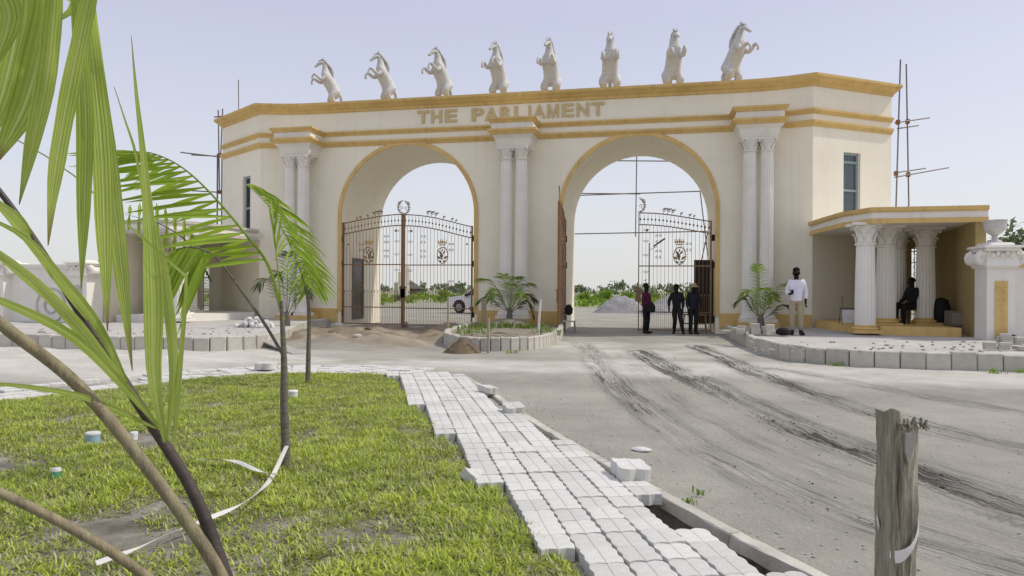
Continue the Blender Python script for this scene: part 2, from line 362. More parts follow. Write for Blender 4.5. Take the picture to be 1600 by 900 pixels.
    L.new(mul(noise(22, 10, .7), tdisp, 'ADD'), b.inputs['Height']); L.new(b.outputs[0], p.inputs['Normal'])
    return m
GROUND = ground_mat()
idx = np.arange(nx * ny).reshape(ny, nx)
gm = npmesh('ground', np.stack([GX, GY, GZ], -1).reshape(-1, 3), np.stack([idx[:-1, :-1], idx[:-1, 1:], idx[1:, 1:], idx[1:, :-1]], -1).reshape(-1, 4), GROUND)
gm.polygons.foreach_set('use_smooth', np.ones(len(gm.polygons), bool))
FIELD = smooth(24, 34, GY) * smooth(.40, .52, fbm(GX * .05, GY * .08, 91))
PALE = np.maximum(SAND, .75 * smooth(-9.8, -8.6, GY) * (1 - smooth(-5.5, -4, GY)) * smooth(-3.5, -2.5, GX) * smooth(.35, .6, fbm(GX * .4, GY * .5, 95)))
PALE = np.maximum(PALE, .8 * smooth(-13.2, -11.8, GY) * (1 - smooth(-10.3, -9.2, GY)) * smooth(.3, .55, fbm(GX * .35, GY * .6, 96)))
for nm, A in (('damp', DAMP), ('dirt', np.clip(DIRT * (.55 + fbm(GX, GY, 97)), 0, 1)), ('sand', PALE), ('lawn', LWN), ('field', FIELD)):
    gm.attributes.new(nm, 'FLOAT', 'POINT').data.foreach_set('value', np.clip(A, 0, 1).astype(np.float32).ravel())
gm.attributes.new('tvec', 'FLOAT_VECTOR', 'POINT').data.foreach_set('vector', TV.astype(np.float32).ravel())
kind(link('ground', gm), 'structure')
def gz(x, y): return float(gheight(np.array([x * 1.0]), np.array([y * 1.0]))[0][0])

# ------------------------------------------------------------------ grass on the lawn
def make_grass():
    g = np.random.default_rng(3)
    P = np.array(LAWN); n = 11000
    x = g.uniform(-10, .4, n * 4); y = g.uniform(-23, -13.4, n * 4)
    k = inpoly(x, y, LAWN); x, y = x[k], y[k]
    dens = fbm(x * 1.1, y * 1.1, 101) * .6 + fbm(x * 3.2, y * 3.2, 102) * .4
    farb = .10 * smooth(-19, -15, y) + .03
    k = dens + farb > .335 + .22 * g.random(len(x)); x, y, dens = x[k], y[k], dens[k]
    nb = 17; T = len(x)
    vig = np.clip((dens - .42) * 3.2, .25, 1)[:, None] * np.ones((1, nb))
    a = g.uniform(0, 2 * np.pi, (T, nb)); r = .085 * np.sqrt(g.random((T, nb)))
    bx = x[:, None] + r * np.cos(a); by = y[:, None] + r * np.sin(a)
    bz = gheight(bx.ravel(), by.ravel())[0].reshape(bx.shape)
    L_ = g.uniform(.035, .095, (T, nb)) * (.6 + .5 * vig); lean = g.uniform(.45, 1.5, (T, nb))
    a2 = a + g.normal(0, .7, (T, nb)); wd = g.uniform(.0026, .0056, (T, nb))
    dx, dy = np.cos(a2), np.sin(a2); px_, py_ = -dy, dx
    V = []
    for t, wf in ((0, .8), (.5, 1.), (1., .05)):
        h = L_ * t * np.cos(lean * (.35 + .65 * t)); o = L_ * t * np.sin(lean * (.35 + .65 * t))
        for sg in (-1, 1):
            V.append(np.stack([bx + dx * o + px_ * wd * wf * sg, by + dy * o + py_ * wd * wf * sg, bz + h - .004], -1))
    V = np.stack(V, 2).reshape(-1, 3); N = T * nb
    b = (np.arange(N) * 6)[:, None]
    Fq = np.concatenate([b + np.array([[0, 1, 3, 2]]), b + np.array([[2, 3, 5, 4]])], 0)
    m = bpy.data.materials.new('grass_blade'); m.use_nodes = True; nn = m.node_tree; Lk = nn.links; p = nn.nodes['Principled BSDF']
    p.inputs['Roughness'].default_value = .5
    at = nn.nodes.new('ShaderNodeAttribute'); at.attribute_name = 'tone'
    cr = nn.nodes.new('ShaderNodeValToRGB'); e = cr.color_ramp.elements
    e[0].position = 0; e[0].color = (.56, .53, .32, 1); e[1].position = 1; e[1].color = (.56, .63, .085, 1)
    q = e.new(.16); q.color = (.30, .30, .10, 1); q = e.new(.3); q.color = (.20, .28, .038, 1); q = e.new(.65); q.color = (.45, .57, .062, 1)
    Lk.new(at.outputs['Fac'], cr.inputs[0]); Lk.new(cr.outputs[0], p.inputs['Base Color'])
    tr = nn.nodes.new('ShaderNodeBsdfTranslucent'); Lk.new(cr.outputs[0], tr.inputs[0]); ms = nn.nodes.new('ShaderNodeMixShader'); ms.inputs[0].default_value = .35
    Lk.new(p.outputs[0], ms.inputs[1]); Lk.new(tr.outputs[0], ms.inputs[2]); Lk.new(ms.outputs[0], nn.nodes['Material Output'].inputs[0])
    me = npmesh('grass', V, Fq, m)
    tone = np.clip(g.normal(.60, .27, (T, nb)) + (fbm(x * 4, y * 4, 107) - .5)[:, None] * .9 + (dens[:, None] - .55) * .8, 0, 1)
    dry = g.random((T, nb)) < (.09 + .25 * (1 - vig)); tone[dry] = g.uniform(0, .18, dry.sum())
    me.attributes.new('tone', 'FLOAT', 'POINT').data.foreach_set('value', np.repeat(tone.ravel(), 6).astype(np.float32))
    o = kind(link('grass', me), 'stuff'); tag(o, 'patchy bright green grass growing over the bare soil of the lawn', 'grass')
make_grass()

# ------------------------------------------------------------------ footpath of interlocking pavers
CW, RW, PH = .212, .222, .075
def paver_mesh(name='paver', h=PH):
    """double-lobed interlocking block: scalloped long edges, notched corners, a false joint down the middle"""
    g = .0012; W_, H_ = CW - 2 * g, RW - 2 * g; q = 8
    def lobe(t): return .019 * abs(math.sin(2 * math.pi * t)) - .009
    def ex(v): return -.011 * math.cos(2 * math.pi * v) ** 2
    bot = [((i / q - .5) * (W_ - .022), -H_ / 2 - lobe(i / q)) for i in range(q + 1)]; top = [(x, y + H_) for x, y in bot]
    rgt = [(W_ / 2 + ex(v), v * H_) for v in (-.36, -.25, -.12, 0, .12, .25, .36)]; lft = [(-x, y) for x, y in rgt]
    full = bot + rgt + top[::-1] + lft[::-1]; b = MB(); n = len(full)
    b.v = [(x, y, 0) for x, y in full] + [(x, y, h - .005) for x, y in full]
    b.f = [tuple(range(n - 1, -1, -1)), tuple(range(n, 2 * n))] + [(i, (i + 1) % n, n + (i + 1) % n, n + i) for i in range(n)]
    m_ = q // 2
    for half in (bot[m_:] + rgt + top[m_:][::-1], bot[:m_ + 1] + top[:m_ + 1][::-1] + lft[::-1]):
        cx = sum(x for x, y in half) / len(half); cy = sum(y for x, y in half) / len(half); k = len(half); o = len(b.v)
        for ins, z in ((.0004, h - .0055), (.0006, h - .002), (.0022, h)):
            for x, y in half: b.v.append((x - math.copysign(min(ins, abs(x - cx)), x - cx), y - math.copysign(min(ins, abs(y - cy)), y - cy), z))
        for r_ in (0, k): b.f += [(o + r_ + i, o + r_ + (i + 1) % k, o + r_ + k + (i + 1) % k, o + r_ + k + i) for i in range(k)]
        b.f.append(tuple(o + 2 * k + i for i in range(k)))
    return b
PM = paver_mesh().mesh('paver', PAVER)
fp = MB(); c0 = .08
for i in range(70):
    for j in range(118):
        x, y = -4.8 + i * c0, -22.4 + j * c0
        q_ = np.array([x + c0 / 2]), np.array([y + c0 / 2])
        if inpoly(*q_, PPOLY)[0] and not inhole(q_[0][0], q_[1][0], .30): fp.box(x, x + c0, y, y + c0, -.05, -.004)
footpath = kind(fp.build('footpath', mat('bedding_sand', (.36, .34, .30), (.26, .24, .21), .95, 8, .4)), 'structure')
pav = []
for c_ in range(-9, 12):
    px_, py_ = -3.85, -13.36
    for r_ in range(44):
        u = r_ / 39; dx, dy = .405 - .062 * min(u, 1.1), -.915 - .024 * min(u, 1.1); l_ = math.hypot(dx, dy); dx /= l_; dy /= l_
        px_ += dx * RW; py_ += dy * RW; nxv, nyv = -dy, dx
        cx, cy = px_ + nxv * c_ * CW, py_ + nyv * c_ * CW
        if inpoly(np.array([cx]), np.array([cy]), PPOLY)[0] and pdist(np.array([cx]), np.array([cy]), PR_)[0] > .062 and not inhole(cx, cy, .235):
            pav.append((math.hypot(cx - CAM.x, cy - CAM.y), r_, c_, cx, cy, math.atan2(dy, dx)))
pav.sort()
vis = [p for p in pav if p[4] > -21.6]; hid = [p for p in pav if p[4] <= -21.6]
fb = MB()
for i, (d, r_, c_, cx, cy, ang) in enumerate(vis + hid):
    rz = ang - R(90) + rnd.gauss(0, .010); j = (rnd.gauss(0, .002), rnd.gauss(0, .002))
    zz = rnd.gauss(0, .002) + (.008 if rnd.random() < .03 else 0) - (.006 if rnd.random() < .05 else 0)
    if i < 300:
        o = link('paver', PM, footpath, (cx + j[0], cy + j[1], zz), (rnd.gauss(0, .009), rnd.gauss(0, .009), rz))
    else:
        b_ = paver_mesh(); b_.xform(Matrix.Translation((cx + j[0], cy + j[1], zz)) @ Euler((rnd.gauss(0, .009), rnd.gauss(0, .009), rz)).to_matrix().to_4x4()); fb.add(b_.v, b_.f)
# the far stretch that runs off to the left behind the lawn
BX = resample(spline([(-4.15, -13.15), (-5.6, -13.15), (-6.75, -13.6), (-7.75, -14.9), (-8.55, -16.6), (-9.2, -18.6), (-9.6, -20.5)]), RW)
for r_, (A_, B_) in enumerate(zip(BX[:-1], BX[1:])):
    d_ = (B_ - A_).normalized(); nr_ = Vector((-d_.y, d_.x))
    for c_ in range(6):
        p_ = A_ - nr_ * (c_ - 2.5) * CW
        if r_ > 15 and fbm(np.array([p_.x * 1.2]), np.array([p_.y * 1.2]), 77)[0] < .40: continue
        b_ = paver_mesh(); b_.xform(Matrix.Translation((p_.x, p_.y, -.035 + rnd.gauss(0, .004) + (.05 if rnd.random() < .015 else 0))) @ Euler((rnd.gauss(0, .02), rnd.gauss(0, .02), math.atan2(d_.y, d_.x) - R(90) + rnd.gauss(0, .02))).to_matrix().to_4x4()); fb.add(b_.v, b_.f)
kind(fb.build('far_pavers', PAVER, footpath), 'stuff')
# concrete edging between path and road, cast in lengths
EP = resample(PR_, .9)
for A_, B_ in zip(EP[:-1], EP[1:]):
    q = (B_ - A_).normalized(); nr_ = Vector((-q.y, q.x)); L_ = (B_ - A_).length; e = MB()
    e.sweep([tuple(A_ + nr_ * .055 + q * (.004 + (L_ - .008) * i / 9)) for i in range(10)], [(-.05, -.055), (.045, -.055), (.045, .028), (.038, .036), (-.042, .036), (-.05, .028)])
    for i, v in enumerate(e.v): e.v[i] = (v[0] + rnd.gauss(0, .0025), v[1] + rnd.gauss(0, .0025), v[2] + rnd.gauss(0, .0025))
    e.build('edging_strip', CONC, footpath)
def loose_paver(px, py, label, rot, sc=1., z=0.0, double=False):
    double = False
    g_ = gnd(px, py, .07 + z); t = thing('loose_paver', label, 'paver', (g_.x, g_.y, z), rot[2], 'pavers left lying beside the footpath')
    o = link('paver', PM, t, (0, 0, .045), (rot[0], rot[1], 0), sc)
    if double: link('paver', PM, t, (.01, RW * sc * .96, .042), (rot[0], rot[1] + .04, .08), sc)
    return t
loose_paver(985, 738, 'pair of white pavers raised on the path edge by the road, nearest loose ones', (.05, .06, .35), 1.25, .03)
loose_paver(803, 640, 'loose white pavers tipped up by the narrow gap halfway along the path', (.12, -.05, .5), 1.1, .03)
loose_paver(762, 609, 'small loose paver beside the far end of the path edging', (.1, .1, .9), 1.0, .03, False)
loose_paver(415, 574, 'white block lying on the sand behind the lawn', (0, 0, .2), 1.5, 0.02, True)
loose_paver(745, 752, 'white paver standing loose against the lawn side of the path', (.5, .2, 1.2), 1.0, -.04, False)
def rock(r, seed, sq=(1, 1, .6), sub=2):
    bm = bmesh.new(); bmesh.ops.create_icosphere(bm, subdivisions=sub, radius=r); q = random.Random(seed)
    ax = [Vector((q.gauss(0, 1), q.gauss(0, 1), q.gauss(0, 1))).normalized() for _ in range(7)]; cut = [q.uniform(.55, .9) * r for _ in ax]
    b = MB()
    for v in bm.verts:
        p = v.co.copy()
        for a, c_ in zip(ax, cut):
            d = p.dot(a)
            if d > c_: p -= a * (d - c_)
        b.v.append((p.x * sq[0], p.y * sq[1], p.z * sq[2]))
    b.f = [tuple(v.index for v in f.verts) for f in bm.faces]; bm.free(); return b
g_ = gnd(1002, 704); tag(rock(.085, 5, (1.2, .8, .28)).build('stone', CHALK, None, False, (g_.x, g_.y, gz(g_.x, g_.y) + .015)), 'flat pale stone slab lying on the road near the path', 'stone')

# ------------------------------------------------------------------ pavements with kerb stones
def kerb(parent, pts, step, h=.33, side=1):
    P = resample(spline(pts), step)
    me = MB().bbox(-step / 2 + .006, step / 2 - .006, -.08, .08, -.12, h, .018).mesh('kerb_stone', CONC)
    for a, b in zip(P[:-1], P[1:]):
        m = (a + b) / 2; d = b - a
        link('kerb_stone', me, parent, (m.x, m.y, rnd.gauss(.004, .008)), (rnd.gauss(0, .02), rnd.gauss(0, .01), math.atan2(d.y, d.x) + rnd.gauss(0, .012)))
def inset(P, o):
    out = []
    for i in range(len(P)):
        t = (P[min(i + 1, len(P) - 1)] - P[max(i - 1, 0)]).normalized(); out.append((P[i].x - t.y * o, P[i].y + t.x * o))
    return out
def slab(name, poly, h=.32):
    b = MB().prism([tuple(p) for p in poly], -.1, h - .012); return kind(b.build(name, PAVING), 'structure')
KR = [(2.35, -.6), (2.38, -2.5), (2.40, -4.6), (2.5, -6.8), (2.72, -8.4), (3.25, -9.45), (4.3, -9.98), (5.6, -10.08), (8, -10.08), (16, -10.08)]
pr = slab('pavement', inset(spline(KR), .05) + [(16, .5), (2.40, .5)])
kerb(pr, KR, .44)
KL = [(-12.35, -.6), (-12.3, -1.8), (-11.6, -4.0), (-10.5, -6.4), (-9.75, -8.6), (-9.72, -9.6), (-10.3, -10.25), (-11.6, -10.5), (-14.5, -10.75), (-20, -11.1), (-26, -11.4)]
pl = slab('pavement', inset(spline(KL), -.05) + [(-26, .5), (-12.40, .5)])
kerb(pl, KL, .36)
KI = [(-3.35, -.4), (-3.05, -2.4), (-2.85, -4.4), (-2.80, -6.6), (-3.05, -7.9), (-3.75, -8.5), (-4.5, -8.45), (-5.2, -7.6), (-5.75, -6.2), (-6.1, -4.0), (-6.4, -.4)]
isl = kind(MB().prism(inset(spline(KI), -.05), -.1, .24).build('island_soil', mat('island_soil', (.30, .27, .215), (.19, .165, .125), .95, 3, .8, 20)), 'structure')
kerb(isl, KI, .235, .33)

# ------------------------------------------------------------------ gateway building
GX0 = -5.1
gw = thing('gateway', 'long cream twin arched gateway with gold cornice and gold bands across the road', 'gateway', (GX0, 0, 0))
DEPTH = 3.9; AL, AR, AW, SPR = -4.2, 4.42, 2.68, 4.3
def arch_pts(cx, r, n=28): return [(cx - r, 0)] + [(cx - r * math.cos(math.pi * k / n), SPR + r * math.sin(math.pi * k / n)) for k in range(n + 1)] + [(cx + r, 0)]
prof = [(-7.6, 0)] + arch_pts(AL, AW) + arch_pts(AR, AW) + [(7.6, 0), (7.6, 8.4), (-7.6, 8.4)]
b = MB(); n = len(prof)
b.v = [(x, 0, z) for x, z in prof] + [(x, DEPTH, z) for x, z in prof]
b.f = [tuple(range(n)), tuple(range(2 * n - 1, n - 1, -1))] + [(i, n + i, n + (i + 1) % n, (i + 1) % n) for i in range(n)]
b.build('facade_wall', PLASTER, gw)
WL = 3.5; WD = Vector((2.95, 1.88)).normalized(); WA = Vector((10.15, -.38)); WE = WA + WD * WL
for sgn in (1, -1):
    pl_ = [(7.6, 0), (8.3, -.015), (8.9, -.075), (9.5, -.19), (10.15, -.38)]
    body = pl_ + [tuple(WA + Vector((-.2, .26))), tuple(WE + Vector((-.25, .15))), (WE.x - .25, DEPTH + .35), (7.6, DEPTH)]
    b = MB().prism([(x * sgn, y) for x, y in body], 0, 8.4)
    # outer skin of the wing with the window opening left free
    s0, s1, z0, z1 = (1.33, 2.08, 3.45, 6.22) if sgn > 0 else (.82, 1.50, 3.45, 6.0)
    nrm = Vector((WD.y, -WD.x))
    def wp(s_, o, z): p = WA + WD * s_ + nrm * o; return (p.x * sgn, p.y, z)
    def wbox(mb, a, c_, o0, o1, za, zb):
        mb.add([wp(a, o0, za), wp(c_, o0, za), wp(c_, o1, za), wp(a, o1, za), wp(a, o0, zb), wp(c_, o0, zb), wp(c_, o1, zb), wp(a, o1, zb)],
               [(0, 3, 2, 1), (4, 5, 6, 7), (0, 1, 5, 4), (1, 2, 6, 5), (2, 3, 7, 6), (3, 0, 4, 7)])
    wbox(b, 0, s0, -.24, 0, 0, 8.4); wbox(b, s1, WL, -.24, 0, 0, 8.4); wbox(b, s0, s1, -.24, -.001, 0, z0); wbox(b, s0, s1, -.24, -.001, z1, 8.4)
    b.build('wing_wall', PLASTER, gw)
    win = MB()
    for a, c_, za, zb in ((s0 + .01, s0 + .07, z0, z1), (s1 - .07, s1 - .01, z0, z1), (s0 + .07, s1 - .07, z1 - .08, z1), (s0 + .07, s1 - .07, z1 - .36, z1 - .28), (s0 + .07, s1 - .07, z1 - 1.32, z1 - 1.24), (s0 + .07, s1 - .07, z0, z0 + .07)):
        wbox(win, a, c_, -.19, -.10, za, zb)
    wo = win.build('window', ALU, gw)
    pn = MB(); wbox(pn, s0 + .05, s1 - .05, -.165, -.15, z0 + .05, z1 - .04)
    pn.build('pane', BLUEGLASS if sgn > 0 else DARKGLASS, wo)
    if sgn > 0: wo['label'] = 'blue grey glazed window of the right wing'
    else: wo['label'] = 'dark narrow window of the left wing'
PLAN = [(-x, y) for x, y in [tuple(WE), tuple(WA)]] + [(-9.5, -.19), (-8.9, -.075), (-8.3, -.015), (-7.6, 0), (7.6, 0), (8.3, -.015), (8.9, -.075), (9.5, -.19), tuple(WA), tuple(WE)]
PLANB = [(-WE.x, DEPTH + .4)] + PLAN + [(WE.x, DEPTH + .4)]
b = MB().sweep(PLANB, [(-.02, 8.30), (.06, 8.32), (.08, 8.40), (.15, 8.44), (.23, 8.52), (.26, 8.53), (.31, 8.58), (.31, 8.66), (-.5, 8.66), (-.5, 8.39), (-.02, 8.39)])
b.build('cornice', GOLD, gw)
MB().prism([(x * .985, y + .35) for x, y in PLANB], 8.395, 8.45).build('roof', CONC, gw)
BLK = [(-8.42, .77), (.08, .77), (8.40, .77)]; BD = 1.02
def with_blocks(o):
    P = PLAN[:2] + [];
    pts = [PLAN[0], PLAN[1], (-9.5, -.19)]
    pts += [(BLK[0][0] - BLK[0][1], -.05), (BLK[0][0] - BLK[0][1], -BD), (BLK[0][0] + BLK[0][1], -BD), (BLK[0][0] + BLK[0][1], 0)]
    pts += [(BLK[1][0] - BLK[1][1], 0), (BLK[1][0] - BLK[1][1], -BD), (BLK[1][0] + BLK[1][1], -BD), (BLK[1][0] + BLK[1][1], 0)]
    pts += [(BLK[2][0] - BLK[2][1], 0), (BLK[2][0] - BLK[2][1], -BD), (BLK[2][0] + BLK[2][1], -BD), (BLK[2][0] + BLK[2][1], -.05)]
    return pts + [(9.5, -.19), PLAN[-2], PLAN[-1]]
MB().sweep(with_blocks(0), [(-.05, 7.40), (.04, 7.40), (.07, 7.46), (.11, 7.50), (.11, 7.56), (-.05, 7.56)]).build('string_course', GOLD, gw)
MB().sweep(with_blocks(0), [(-.05, 6.98), (.03, 6.98), (.07, 7.05), (.11, 7.10), (.11, 7.17), (-.05, 7.17)]).build('string_course', GOLD, gw)
for bx, hw in BLK:
    e = MB().box(bx - hw + .01, bx + hw - .01, -BD + .01, .05, 7.0, 7.5)
    # flared impost under the block
    v = []
    for k, z in ((1.0, 6.99), (.86, 6.86), (.80, 6.70), (.74, 6.56)):
        hx = hw * k; y0 = -BD * (1 - (1 - k) * .85)
        v += [(bx - hx, y0, z), (bx + hx, y0, z), (bx + hx, -.002, z), (bx - hx, -.002, z)]
    f = [(0, 1, 2, 3), (15, 14, 13, 12)] + [(4 * i + j, 4 * i + 4 + j, 4 * i + 4 + (j + 1) % 4, 4 * i + (j + 1) % 4) for i in range(3) for j in range(4)]
    e.add(v, f); e.build('entablature', WHITEP, gw)
for cx in (AL, AR):
    a0 = [(cx - (AW + .01) * math.cos(math.pi * k / 40), SPR + (AW + .01) * math.sin(math.pi * k / 40)) for k in range(41)]
    a0 = [(cx - AW - .01, .62)] + a0 + [(cx + AW + .01, .62)]
    b = MB(); n = len(a0); w_ = .115
    for i, (x, z) in enumerate(a0):
        if 0 < i < n - 1: q = Vector((x - cx, z - SPR)).normalized()
        else: q = Vector((-1 if i == 0 else 1, 0))
        for o, y in ((-.035, .0), (-.035, -.06), (w_, -.05), (w_, .02), (-.009, .02)): b.v.append((x + q.x * o, y, z + q.y * o))
    b.f = [(i * 5 + j, i * 5 + (j + 1) % 5, i * 5 + 5 + (j + 1) % 5, i * 5 + 5 + j) for i in range(n - 1) for j in range(5)] + [tuple(range(5)), tuple(range(n * 5 - 1, n * 5 - 6, -1))]
    b.build('archway_trim', GOLD, gw)
# gold plinth strips along the wall feet
for pth in ([(AL + AW + .12, 0), (AR - AW - .12, 0)], [(AR + AW + .13, 0), (7.6, 0), (8.3, -.015), (8.9, -.075), (9.5, -.19), tuple(WA)], [(-8.9, -.075), (-8.3, -.015), (-7.6, 0), (AL - AW - .13, 0)]):
    MB().sweep(pth, [(-.02, .2), (.055, .2), (.055, .70), (.04, .72), (-.02, .72)]).build('plinth', GOLD, gw)

# columns
def shaft_mesh(r, h, seg=40): return MB().lathe([(r, 0), (r * 1.0, h * .35), (r * .88, h)], seg, flute=.075).mesh('column', WHITEP)
def capital_mesh(r, h, ab, seg=20):
    b = MB()
    b.lathe([(r * .98, 0), (r * 1.16, .02 * h), (r * 1.16, .09 * h), (r * 1.0, .12 * h), (r * 1.02, .45 * h), (r * 1.22, .72 * h), (r * 1.38, .86 * h), (r * 1.30, .88 * h)], seg)
    for tier, (za, zb, ph) in enumerate(((.12, .52, 0), (.34, .76, .5))):
        for k in range(8):
            q = (k + ph) * math.pi / 4
            for dq in (0,):
                ca, sa = math.cos(q), math.sin(q); pts = []; wd = r * .30
                cv = [(1.02, za, .8), (1.10, za + (zb - za) * .45, 1.0), (1.22, za + (zb - za) * .85, .8), (1.38, zb, .55), (1.42, zb - .09, .2)]
                v = []
                for o, z, kf in cv:
                    for sg in (-1, 0, 1): v.append((ca * r * (o + (.05 if sg == 0 else 0)) - sa * wd * kf * sg, sa * r * (o + (.05 if sg == 0 else 0)) + ca * wd * kf * sg, z * h))
                b.add(v, [(3 * i + j, 3 * i + j + 1, 3 * i + 4 + j, 3 * i + 3 + j) for i in range(4) for j in range(2)])
    for k in range(4):       # corner volutes
        q = math.pi / 4 + k * math.pi / 2; ca, sa = math.cos(q), math.sin(q); pts = []
        for i in range(15):
            t = i / 14; a = -1.4 + t * 7.2; rr = r * .26 * (1 - t * .75)
            o = r * 1.62 + rr * math.sin(a); z = h * .80 + rr * math.cos(a) * 1.1
            if i == 0: pts.append((ca * r * 1.1, sa * r * 1.1, h * .5))
            pts.append((ca * o, sa * o, z))
        b.tube(pts, r * .075, 6)
        q = k * math.pi / 2; ca, sa = math.cos(q), math.sin(q)      # rosette on each face
        b.add([(ca * r * 1.45 - sa * r * .16 * math.cos(t) , sa * r * 1.45 + ca * r * .16 * math.cos(t), h * .90 + r * .16 * math.sin(t)) for t in [i * math.pi / 3 for i in range(6)]] + [(ca * r * 1.58, sa * r * 1.58, h * .9)], [(i, (i + 1) % 6, 6) for i in range(6)])
    av = []
    for z in (.88, 1.0):
        for k in range(4):
            for t, o in ((-.84, 1.0), (-.4, .86), (0, .82), (.4, .86), (.84, 1.0)):
                q = k * math.pi / 2; x, y = o * ab, t * ab
                av.append((x * math.cos(q) - y * math.sin(q), x * math.sin(q) + y * math.cos(q), z * h))
    n = 20
    b.add(av, [tuple(range(n - 1, -1, -1)), tuple(range(n, 2 * n))] + [(i, (i + 1) % n, n + (i + 1) % n, n + i) for i in range(n)])
    return b.mesh('capital', WHITEP)
def base_mesh(r, h, m, sq=1.35):
    b = MB().box(-r * sq, r * sq, -r * sq, r * sq, 0, h * .4); b.lathe([(r * 1.28, h * .4), (r * 1.36, h * .55), (r * 1.28, h * .7), (r * 1.12, h * .76), (r * 1.16, h * .9), (r * 1.0, h)], 24); return b.mesh('base', m)
r0 = .235
sm, cm, bmh = shaft_mesh(r0, 5.42), capital_mesh(r0 * .9, .44, .285), base_mesh(r0, .30, WHITEP)
for bx, hw in BLK:
    for sg in (-1, 1):
        c_ = link('column', sm, gw, (bx + sg * .275 + .0, -.62, .72)); link('capital', cm, c_, (0, 0, 5.40)); link('base', bmh, c_, (0, 0, -.28))
    MB().box(bx - .66, bx + .66, -1.02, -.06, .15, .46).build('pedestal', GOLD, gw)

# lettering
def letter(ch, x0, x1, z0, z1):
    if ch == 'M':
        w_ = x1 - x0; h_ = z1 - z0; P_ = [(0, 0), (.2, 0), (.2, .62), (.42, 0), (.58, 0), (.8, .62), (.8, 0), (1, 0), (1, 1), (.74, 1), (.5, .32), (.26, 1), (0, 1)]; k_ = len(P_)
        m_ = MB(); m_.v = [(x0 + x * w_, y, z0 + z * h_) for y in (-.042, .01) for x, z in P_]; m_.f = [tuple(range(k_)), tuple(range(2 * k_ - 1, k_ - 1, -1))] + [(i, (i + 1) % k_, k_ + (i + 1) % k_, k_ + i) for i in range(k_)]
        return m_.build('letter', mat('letter_gold', (.62, .48, .26), (.56, .43, .22), .7, 6), gw)
    cu = bpy.data.curves.new('letter', 'FONT'); cu.body = ch; cu.size = 1; cu.extrude = .028; cu.offset = .03; cu.resolution_u = 4
    tmp = bpy.data.objects.new('tmp', cu); COL.objects.link(tmp); dg = bpy.context.evaluated_depsgraph_get()
    me = bpy.data.meshes.new_from_object(tmp.evaluated_get(dg)); bpy.data.objects.remove(tmp); bpy.data.curves.remove(cu)
    co = np.empty(len(me.vertices) * 3); me.vertices.foreach_get('co', co); co = co.reshape(-1, 3)
    mn, mx = co.min(0), co.max(0); out = np.empty_like(co)
    out[:, 0] = x0 + (co[:, 0] - mn[0]) / (mx[0] - mn[0]) * (x1 - x0); out[:, 2] = z0 + (co[:, 1] - mn[1]) / (mx[1] - mn[1]) * (z1 - z0); out[:, 1] = -.022 - co[:, 2] * .7
    me.vertices.foreach_set('co', out.ravel().astype(np.float32)); me.flip_normals(); me.materials.clear(); me.materials.append(mat('letter_gold', (.62, .48, .26), (.56, .43, .22), .7, 6)); me.update()
    me.name = 'letter'; link('letter', me, gw)
for ch, a, c_ in (('T', 60, 152), ('H', 168, 252), ('E', 276, 370), ('P', 483, 582), ('A', 588, 690), ('R', 706, 800), ('L', 816, 900), ('I', 928, 948), ('A', 966, 1060), ('M', 1074, 1166), ('E', 1188, 1284), ('N', 1304, 1402), ('T', 1420, 1522)):
    xa = onY(640 + a / 5, 180, -.03).x - GX0; xb = onY(640 + c_ / 5, 180, -.03).x - GX0
    letter(ch, xa, xb, 7.74, 8.22)
# guardroom doorway seen through the left arch: on the left jamb
d_ = MB(); xj = AL - AW
d_.box(xj - .05, xj + .05, 1.0, 1.09, .25, 2.72); d_.box(xj - .05, xj + .05, 1.96, 2.05, .25, 2.72); d_.box(xj - .05, xj + .05, 1.09, 1.96, 2.6, 2.72); d_.box(xj - .05, xj + .045, 1.09, 1.96, 1.42, 1.50); d_.box(xj - .05, xj + .045, 1.09, 1.96, .25, .36)
do = d_.build('doorway', flat('grey_frame', (.16, .155, .15)), gw)
MB().box(xj - .04, xj + .02, 1.09, 1.96, .36, 1.42).build('pane', DARKGLASS, do); MB().box(xj - .04, xj + .02, 1.09, 1.96, 1.5, 2.6).build('pane', DARKGLASS, do)

